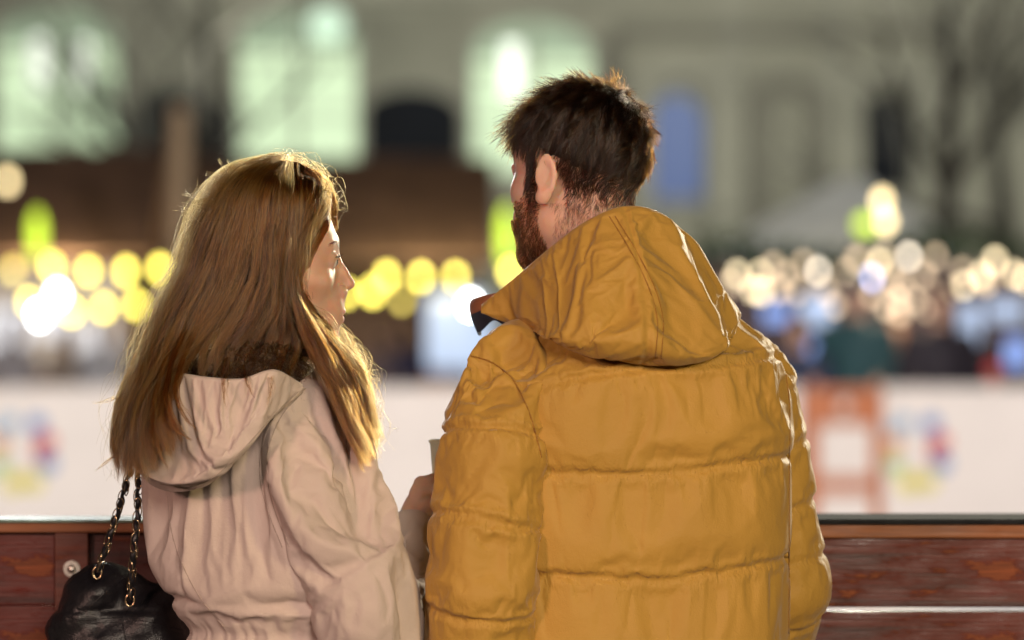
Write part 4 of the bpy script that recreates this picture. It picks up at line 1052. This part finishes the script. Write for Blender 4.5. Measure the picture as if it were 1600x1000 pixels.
for dx in (0, 11):
    seam_line(WO, [(474 - dx, 612), (440 - dx, 650), (420 - dx, 700), (418 - dx, 750), (430 - dx, 800), (452 - dx, 855)], 'armhole_seam', .0008, SEWP, parka, WB0)
seam_line(WO, [(466, 612), (425, 652), (378, 704), (330, 748), (290, 762), (250, 756)], 'hood_stitching', .0008, SEWP, parka, WB0)
seam_line(WO, [(262, 775), (266, 820), (280, 870), (310, 930), (350, 980)], 'back_seam', .0008, SEWP, parka, WB0)
# fur lining: a band round the back of the neck and along the rim
rows = []
for t_ in np.linspace(0, 1, 40):
    c_ = spline([(250, 600, 5.36), (290, 572, 5.285), (340, 552, 5.25), (400, 545, 5.245), (450, 552, 5.262), (490, 580, 5.31)], np.array([t_]))[0]
    p = at(*c_); rows.append([p + (0, .012, -.06), p + (0, -.012, -.055), p + (0, -.014, -.02), p + (0, -.006, .004), p + (0, .01, .006), p + (0, .02, -.03)])
G = np.array(rows); fb = garment('fur_lining', G.reshape(-1, 3), grid_faces(40, 6), WB0, FURB, parka); fb.modifiers.new('smooth', 'SUBSURF').render_levels = 1
rs = np.random.RandomState(23); n = 5200
iu = rs.rand(n) * 38.9; i0 = iu.astype(int); fr = (iu - i0)[:, None]; jv = 1 + rs.rand(n) * 2.9; j0 = jv.astype(int); fj = (jv - j0)[:, None]
root = (G[i0, j0] * (1 - fr) + G[i0 + 1, j0] * fr) * (1 - fj) + (G[i0, np.minimum(j0 + 1, 5)] * (1 - fr) + G[i0 + 1, np.minimum(j0 + 1, 5)] * fr) * fj
d = unit(np.stack([.5 * noise3(root * 90), -.75 + .4 * noise3(root * 80 + 9), .6 + .5 * noise3(root * 70 + 4)], 1) + rs.normal(size=(n, 3)) * .22)
ln = rs.uniform(.009, .017, n)[:, None]; pts = [root]
for i in range(1, 5): d = unit(d + np.array([0, -.05, -.16]) + rs.normal(size=(n, 3)) * .1); pts.append(pts[-1] + d * ln / 4)
strands('fur', np.stack(pts, 1) - WB0, .00024, hair_mat('brown_fur', .60, .35, .45, .5), parka)
# body
HW = at(421, 424, 5.355); HWs, HWp = 1.0, R(-76)
neckW = ((0, -.02, -.05, .046), (0, -.03, -.12, .047), (0, -.03, -.20, .06))
fW = lambda P: smin(head_f(place(P, HW, HWp, HWs), True, neckW) * HWs, ell(P, (WC_[0], WC_[1], 1.27), (.12, .09, .09)), .05)
V, F = surf(fW, HW + (-.16, -.17, -.38), HW + (.16, .17, .15), .0034)
body = garment('body', V, F, WB0, SKW, wom); wV, wF = V, F
body.modifiers.new('smooth', 'SUBSURF').render_levels = 1
fwd = np.array([math.sin(-HWp), math.cos(HWp), -.05])
for s in (-1, 1): eye(wom, WB0, unplace(np.array([[s * .031, .0772, .014]]), HW, HWp, HWs)[0], .0132, fwd, (.12, .10, .06))
LASH = hair_mat('lash', .97, .2, .3, .1)
# lashes of both eyes, curving up and forward
n = 70; t_ = rs.rand(n); sg = np.where(rs.rand(n) < .5, -1, 1)
a_ = (t_ * 2 - 1) * 1.05; q0 = np.stack([sg * .031 + .0135 * np.sin(a_), .0760 + .0138 * np.cos(a_), .0175 + .0015 * np.cos(a_)], 1)
dq = unit(np.stack([np.sin(a_) * .8, np.cos(a_), .1 + 0 * a_], 1)); pts = np.stack([q0 + dq * l + np.array([0, 0, 1]) * l * l * 55 for l in np.linspace(0, .0085, 5)], 1)
strands('eyelashes', unplace(pts.reshape(-1, 3), HW, HWp, HWs).reshape(n, 5, 3) - WB0, .00022, LASH, wom)
BRW = hair_mat('brown_brow', .75, .4, .35, .2)
brow(wom, WB0, HW, HWp, HWs, 300, BRW, rs, fW, .033)
V, F = surf(lambda P: legs_f(P, (WC_[0] + .03, WC_[1]), .085, .09), (WC_[0] - .24, WC_[1] - .18, .02), (WC_[0] + .3, WC_[1] + .18, .98), .014); garment('trousers', V, F, WB0, fabric('black_denim', (.015, .015, .018), 2600, .8), wom)
boots((WC_[0] + .03, WC_[1]), .085, wom, WB0, BOOT)
# ---------------------------------------------------------------- her hair, laid in sheets between guide locks
sheetA = [  # left mass, from the outer edge inwards
 [(425, 256, 5.37), (352, 272, 5.37), (310, 330, 5.37), (284, 405, 5.38), (246, 480, 5.36), (214, 560, 5.34), (186, 640, 5.32), (176, 700, 5.30), (186, 745, 5.29)],
 [(430, 253, 5.35), (362, 280, 5.31), (322, 350, 5.285), (296, 430, 5.285), (258, 510, 5.27), (222, 600, 5.235), (200, 670, 5.215), (196, 745, 5.205)],
 [(434, 252, 5.335), (378, 284, 5.285), (345, 360, 5.262), (318, 440, 5.26), (278, 520, 5.245), (238, 610, 5.205), (218, 680, 5.185), (222, 750, 5.180)],
 [(438, 251, 5.325), (394, 286, 5.268), (368, 370, 5.248), (345, 450, 5.245), (306, 525, 5.23), (262, 600, 5.195), (246, 660, 5.165), (262, 715, 5.150)],
 [(442, 251, 5.32), (408, 288, 5.258), (390, 370, 5.240), (370, 450, 5.236), (328, 520, 5.225), (282, 575, 5.195), (262, 630, 5.160), (285, 690, 5.142)]]
sheetB = [  # middle, tucked into the hood
 [(441, 251, 5.32), (406, 288, 5.259), (388, 370, 5.240), (368, 450, 5.237), (330, 512, 5.228), (312, 560, 5.215), (305, 592, 5.21)],
 [(448, 251, 5.315), (430, 290, 5.254), (420, 370, 5.240), (410, 450, 5.238), (385, 505, 5.233), (350, 550, 5.225), (335, 590, 5.215)],
 [(452, 252, 5.315), (444, 292, 5.256), (438, 370, 5.243), (432, 450, 5.243), (425, 500, 5.24), (400, 545, 5.24), (372, 585, 5.225)],
 [(456, 252, 5.318), (455, 294, 5.26), (452, 370, 5.248), (450, 450, 5.249), (455, 500, 5.248), (462, 545, 5.25), (450, 600, 5.225)]]
sheetC = [  # right mass over the shoulder
 [(456, 252, 5.318), (457, 294, 5.26), (454, 370, 5.248), (452, 445, 5.25), (466, 500, 5.247), (497, 570, 5.232), (530, 640, 5.215), (556, 700, 5.205), (572, 735, 5.21)],
 [(464, 254, 5.322), (466, 296, 5.268), (464, 370, 5.258), (464, 440, 5.262), (482, 500, 5.26), (515, 570, 5.245), (548, 640, 5.235), (575, 720, 5.23)],
 [(478, 260, 5.33), (480, 300, 5.285), (470, 370, 5.270), (462, 435, 5.272), (478, 495, 5.276), (526, 560, 5.275), (560, 640, 5.265), (582, 715, 5.26)],
 [(500, 275, 5.335), (498, 312, 5.305), (478, 367, 5.285), (464, 430, 5.284), (474, 488, 5.295), (520, 545, 5.305), (564, 610, 5.305), (583, 690, 5.29)],
 [(515, 300, 5.345), (502, 336, 5.322), (480, 380, 5.297), (467, 425, 5.292), (474, 478, 5.305), (522, 532, 5.325), (570, 590, 5.33), (584, 680, 5.32)]]
sheetD = [  # far side, in front of the throat, lit from behind
 [(470, 420, 5.42), (490, 480, 5.42), (520, 525, 5.41), (548, 570, 5.39), (570, 640, 5.37), (580, 720, 5.35)],
 [(480, 430, 5.45), (505, 490, 5.45), (540, 530, 5.43), (565, 580, 5.42), (580, 640, 5.40), (586, 700, 5.38)]]
sheetE = [  # swept back from the forehead to behind the ear
 [(517, 318, 5.365), (508, 345, 5.335), (488, 385, 5.305), (470, 420, 5.292), (460, 470, 5.284), (466, 520, 5.276)],
 [(508, 285, 5.35), (503, 318, 5.318), (482, 372, 5.288), (464, 420, 5.278), (460, 480, 5.275), (470, 540, 5.268)],
 [(485, 263, 5.34), (484, 300, 5.295), (472, 370, 5.274), (460, 430, 5.268), (452, 490, 5.262), (462, 550, 5.255)]]
sheetF = [  # over the crown to the far side
 [(400, 262, 5.36), (425, 253, 5.36), (455, 254, 5.37), (480, 262, 5.40), (505, 285, 5.43), (520, 330, 5.45)],
 [(380, 270, 5.40), (420, 256, 5.41), (450, 256, 5.42), (475, 268, 5.44), (500, 300, 5.46), (512, 350, 5.47)],
 [(470, 262, 5.33), (490, 266, 5.345), (508, 280, 5.37), (520, 300, 5.40), (526, 330, 5.42), (524, 360, 5.44)]]
sheetG = [  # from the parting over the back of the crown
 [(410, 252, 5.36), (404, 268, 5.290), (392, 320, 5.254), (385, 390, 5.238)], [(436, 253, 5.365), (438, 266, 5.285), (430, 320, 5.248), (422, 390, 5.236)], [(460, 256, 5.365), (465, 271, 5.293), (460, 325, 5.260), (452, 390, 5.246)],
 [(485, 265, 5.365), (490, 281, 5.303), (480, 330, 5.277), (470, 390, 5.265)], [(505, 279, 5.365), (508, 299, 5.322), (494, 340, 5.297), (473, 395, 5.280)], [(517, 303, 5.375), (515, 325, 5.342), (499, 358, 5.310), (474, 405, 5.288)]]
sheetH = [  # swept forward from the parting
 [(455, 254, 5.335), (480, 263, 5.325), (500, 286, 5.318), (505, 315, 5.318), (498, 350, 5.308)], [(453, 263, 5.310), (474, 273, 5.303), (490, 296, 5.298), (494, 325, 5.296), (484, 365, 5.288)], [(448, 276, 5.285), (464, 287, 5.283), (477, 311, 5.281), (480, 340, 5.279), (470, 380, 5.272)]]
def lay(sheet, n, k, rs, thick, wob, fray, clump=26, endvar=.12, lift=0):
    """n strands spread between neighbouring guide locks"""
    K = 40; t = np.linspace(0, 1, K); G = np.stack([np.stack([at(*r) for r in spline(g, t)]) for g in sheet])      # m,K,3
    m = len(sheet); u = rs.rand(n) * (m - 1); c0 = np.round(u * clump) / clump; u = u + (c0 - u) * rs.uniform(0, .62, n) + rs.normal(size=n) * .06
    i = np.clip(np.floor(u), 0, m - 2).astype(int); f = np.clip(u - i, -.3, 1.3)[:, None, None]
    A = G[i] * (1 - f) + G[i + 1] * f                                        # n,K,3
    end = 1 - np.abs(rs.normal(size=n)) * endvar; end = np.clip(end, .45, 1)
    tt = np.linspace(0, 1, k)[None] * end[:, None]; x = tt * (K - 1); j = np.clip(x.astype(int), 0, K - 2); fr = (x - j)[..., None]
    r_ = np.arange(n)[:, None]; S = A[r_, j] * (1 - fr) + A[r_, j + 1] * fr   # n,k,3
    dep = rs.rand(n)[:, None] ** 1.3 * thick                                   # inner layers
    S = S.copy(); S[..., 1] += dep * np.minimum(1, tt * 4 + .15)
    cl = np.round(u * clump * .5); lay.tone = np.modf(np.abs(np.sin(np.round(u * clump * 1.4) * 12.9898 + 1) * 43758.5453))[0]
    w1 = np.stack([noise3(np.stack([(cl[:, None] * 3.7 + 0 * tt).ravel(), (tt * 4.5).ravel() + a, np.full(tt.size, a * 1.7)], 1)).reshape(tt.shape) for a in (0, 11, 23)], -1)
    w2 = np.stack([noise3(np.stack([(np.arange(n)[:, None] * .731 + 0 * tt).ravel(), (tt * 7).ravel() + a, np.full(tt.size, a * 2.3)], 1)).reshape(tt.shape) for a in (0, 31, 53)], -1)
    env = (.15 + tt)[..., None]
    S = S + w1 * .0145 * env * wob + w2 * (.0068 * fray) * env
    S[..., 1] -= lift * np.sin(np.pi * tt)
    return S
HLB = hair_mat('light_brown_hair', .48, 1.0, .25, .75, (1, .74, .57)); HLB3 = hair_mat('auburn_hair', .76, 1.0, .25, .5, (1, .68, .50))
HLB2 = hair_mat('dark_blonde_hair', .30, .7, .28, .5)
rs = np.random.RandomState(41)
tones_ = []
def lay_t(*a, **k):
    S = lay(*a, **k); tones_.append(lay.tone); return S
parts_ = [lay_t(sheetA, 13000, 22, rs, .035, 1.25, 1.7, 17, .17), lay_t(sheetB, 6200, 18, rs, .03, 1.0, 1.5, 15, .13), lay_t(sheetC, 9500, 22, rs, .03, 1.2, 1.6, 16, .14), lay_t(sheetE, 3000, 16, rs, .012, .6, .7, 22, .1), lay_t(sheetF, 1500, 14, rs, .006, .4, .8, 20, .05), lay_t(sheetG, 5200, 14, rs, .008, .35, .6, 26, .22), lay_t(sheetH, 2600, 14, rs, .006, .35, .6, 20, .15)]
for p_ in parts_:
    k = p_.shape[1]
    # keep the strands off the scalp
    for i in range(k):
        q = p_[:, i]; dd = fW(q); near = dd < .0035
        if near.any(): g = unit(grad(fW, q[near], .002)); p_[near, i] = q[near] + g * (.0035 - np.clip(dd[near], -.03, 1))[:, None]
hair = None
for i, p_ in enumerate(parts_):
    k = len(p_); sel = np.where(rs.rand(k) < .85, tones_[i], rs.rand(k)); bl = (.20, .10, .24, .16, .18, .08, .05)[i]
    for m_, mk in ((HLB, (sel >= bl) & (sel < .80)), (HLB2, sel < bl), (HLB3, sel >= .80)):
        strands('hair_lock', p_[mk] - WB0, rs.uniform(.00012, .00026, mk.sum()), m_, wom, .3)
p_ = lay(sheetD, 1500, 18, rs, .03, 1.6, 2.4, 16, .12); strands('hair_lock', p_ - WB0, rs.uniform(.00014, .00026, len(p_)), HLB2, wom, .35)
# single locks that curl away from the mass
LK = [[(285, 520, 5.225), (262, 575, 5.19), (256, 625, 5.155), (270, 668, 5.140), (300, 690, 5.138)], [(300, 520, 5.225), (276, 580, 5.185), (272, 625, 5.155), (292, 662, 5.142), (308, 672, 5.140)],
      [(255, 560, 5.215), (236, 640, 5.175), (244, 700, 5.155), (262, 735, 5.150)], [(350, 560, 5.215), (346, 600, 5.168), (352, 638, 5.142)], [(378, 570, 5.215), (384, 598, 5.165), (396, 622, 5.150)], [(415, 575, 5.225), (420, 605, 5.160), (418, 640, 5.155)],
      [(222, 560, 5.30), (196, 612, 5.29), (168, 628, 5.285), (140, 629, 5.285)], [(200, 650, 5.28), (186, 700, 5.27), (166, 722, 5.265), (144, 738, 5.265)], [(240, 480, 5.33), (208, 575, 5.31), (186, 618, 5.30), (164, 622, 5.30)]]
lk = []
for g_, nl_ in zip(LK, (70, 55, 60, 14, 16, 12, 9, 14, 8)):
    g2 = [(x + 9, y - 4, Y + .004) for x, y, Y in g_[:-1]] + [(g_[-1][0] + 2, g_[-1][1] + 1, g_[-1][2] + .002)]
    lk.append(lay([g_, g2], nl_, 18, rs, .006, .35, .5, 6, .12))
lk = np.concatenate(lk); strands('hair_lock', lk - WB0, rs.uniform(.00015, .00026, len(lk)), HLB, wom, .3)
# dark under-hair close to the scalp
capf = lambda P: (lambda Q: smax(smax(ell(Q, (0, -.008, .043), (.0795, .1015, .0875)), -ell(Q, (0, .12, -.01), (.11, .080, .098)), .01), smax(-.075 - Q[:, 2], Q[:, 1] - .045, .01), .01))(place(P, HW, HWp, HWs))
V, F = surf(capf, HW + (-.14, -.14, -.12), HW + (.14, .14, .15), .006); garment('under_hair', V, F, WB0, plain('under_hair_brown', (.045, .022, .012), .7, .3, 40), wom)
# loose flyaway hairs
fly = [lay(s, n_, 18, rs, .0, 2.6, f_, 40, .25, .004) for s, n_, f_ in ((sheetA[:2], 130, 7), (sheetA, 160, 5), (sheetC[-2:], 80, 5), (sheetD, 130, 8), (sheetF, 80, 4), (sheetB, 60, 4))]
fl_ = np.concatenate(fly); fl_ += (unit(fl_.reshape(-1, 3) - HW).reshape(fl_.shape)) * (rs.rand(len(fl_), 1, 1) * .012)
strands('flyaway_hair', fl_ - WB0, .00016, HLB2, wom, .5)
# short broken hairs standing off the crown and the back of the head
n = 360; Pw = tri_sample(wV, wF, n, lambda C: (lambda Q: (Q[:, 2] > .06) & (Q[:, 1] < .07))(place(C, HW, HWp, HWs)), rs); Nw = unit(grad(fW, Pw, .002))
d = unit(Nw + rs.normal(size=(n, 3)) * .45); pts = [Pw + Nw * .012]; cu = rs.normal(size=(n, 3)) * .35
for i in range(1, 9): d = unit(d + cu * .55 + np.array([0, 0, -.06])); pts.append(pts[-1] + d * rs.uniform(.002, .0055, (n, 1)))
strands('flyaway_hair', np.stack(pts, 1) - WB0, .00015, HLB2, wom, .5)
# ---------------------------------------------------------------- her black bag with its chain straps
LEA, t, b = new_mat('black_leather'); v = coord(t)
t.links.new(ramp(t, noise_n(t, v, 12), ((.3, (.006, .006, .008)), (.7, (.014, .013, .016)))), b.inputs['Base Color']); b.inputs['Roughness'].default_value = .38; b.inputs['Specular IOR Level'].default_value = .5
vo = nd(t, 'ShaderNodeTexVoronoi', i_Scale=520.0); t.links.new(v, vo.inputs['Vector']); n1 = bump(t, b, vo.outputs[0], .35, .0010); bump(t, b, noise_n(t, v, 45, 4), .5, .004, n1)
GOLD = plain('gold_chain', (.66, .50, .31), .22, .15, 200, 1)
bagc = at(196, 1016, 5.56)
bag = empty('handbag', bagc + (0, 0, -.16), 'black leather bucket bag with gold chain straps beside the parka', 'handbag'); BB0 = bagc + (0, 0, -.16)
def bag_f(P):
    q = P - bagc; x, y, z = q.T
    hz = z + .02 * np.sin(x * 20)
    a = curve_interp([-.17, -.12, 0, .07, .10, .130], [.085, .104, .112, .105, .088, .056], hz); b_ = curve_interp([-.17, -.12, 0, .07, .10, .130], [.06, .072, .075, .062, .045, .022], hz)
    fold = .011 * np.sin(x * 58 + 2.2 * np.sin(z * 22 + 1)) * sstep(.0, .11, hz) + .011 * noise3(P * (16, 16, 26)) + .004 * np.abs(noise3(P * 45))
    d = (((np.abs(x) / a) ** 2.6 + (np.abs(y) / b_) ** 2.6) ** (1 / 2.6) - 1) * np.minimum(a, b_) + fold
    d = np.maximum(smax(d, hz - .120, .035), -.165 - hz)
    seam_ = np.exp(-((z - .062 + .15 * np.abs(x + .02) * .2) / .004) ** 2) * .003
    return d + seam_
V, F = surf(bag_f, bagc + (-.15, -.11, -.20), bagc + (.15, .11, .16), .0045); bo_ = garment('bag_body', V, F, BB0, LEA, bag); bo_.modifiers.new('smooth', 'SUBSURF').render_levels = 1
for i_, pth in enumerate(([(96, 962), (130, 968), (180, 966), (235, 972), (290, 985)], [(128, 960), (160, 930), (205, 896)], [(196, 1000), (192, 970), (204, 945)], [(96, 968), (130, 974), (180, 972), (235, 978), (290, 991)])):
    seam_line([bo_], pth, 'stitching', .0010 if i_ < 3 else .0006, LEA, bag, BB0, 50)
def strap(pts, label):
    sp_ = spline(pts, np.linspace(0, 1, 90)); C = np.stack([at(*r) for r in sp_]) - BB0
    s_ = MB().tube([tuple(c + .0012 * np.array([math.sin(i * .9), math.cos(i * 1.1), 0])) for i, c in enumerate(C)], [.0038 + .0011 * math.sin(i * .75) for i in range(90)], 8).build('strap', LEA, bag, True, label)
    d = np.r_[0, np.cumsum(np.linalg.norm(np.diff(C, axis=0), axis=1))]; L_ = d[-1]; pitch = .0105; k = 0; s0 = .012
    while s0 < L_ * .82:
        c = np.array([np.interp(s0, d, C[:, i]) for i in range(3)]); c2 = np.array([np.interp(s0 + .004, d, C[:, i]) for i in range(3)]); ax = Vector(c2 - c).normalized()
        sd = ax.orthogonal().normalized(); sd = Matrix.Rotation(k * 1.15, 3, ax) @ sd; up = ax.cross(sd)
        ring = [Vector(c) + ax * (.0088 * math.cos(a)) + (sd * .0050 * math.sin(a)) + up * (.0038 * (1 if k % 2 else -1)) for a in np.linspace(0, 2 * math.pi, 13)]
        MB().tube([tuple(p) for p in ring], .00085, 6, 0, False).build('chain_link', GOLD, s_, True); s0 += pitch; k += 1
    return s_
strap([(152, 893, 5.485), (168, 850, 5.465), (186, 795, 5.445), (200, 745, 5.42), (212, 700, 5.41), (228, 655, 5.43), (250, 632, 5.47)], None)
strap([(203, 938, 5.482), (206, 900, 5.468), (211, 850, 5.45), (215, 800, 5.44), (216, 750, 5.43), (222, 700, 5.42), (236, 655, 5.44), (256, 634, 5.48)], None)
for px, py, Y in ((203, 938, 5.478), (152, 895, 5.485)):
    o = MB().tube([tuple(np.array([.0062 * math.cos(a), -.001, .0085 * math.sin(a)])) for a in np.linspace(0, 2 * math.pi, 20)], .0016, 7, 0, False).build('grommet', GOLD, bag, True); o.location = Vector(at(px, py, Y)) - Vector(BB0)
print('script', round(time.time() - T0, 1))
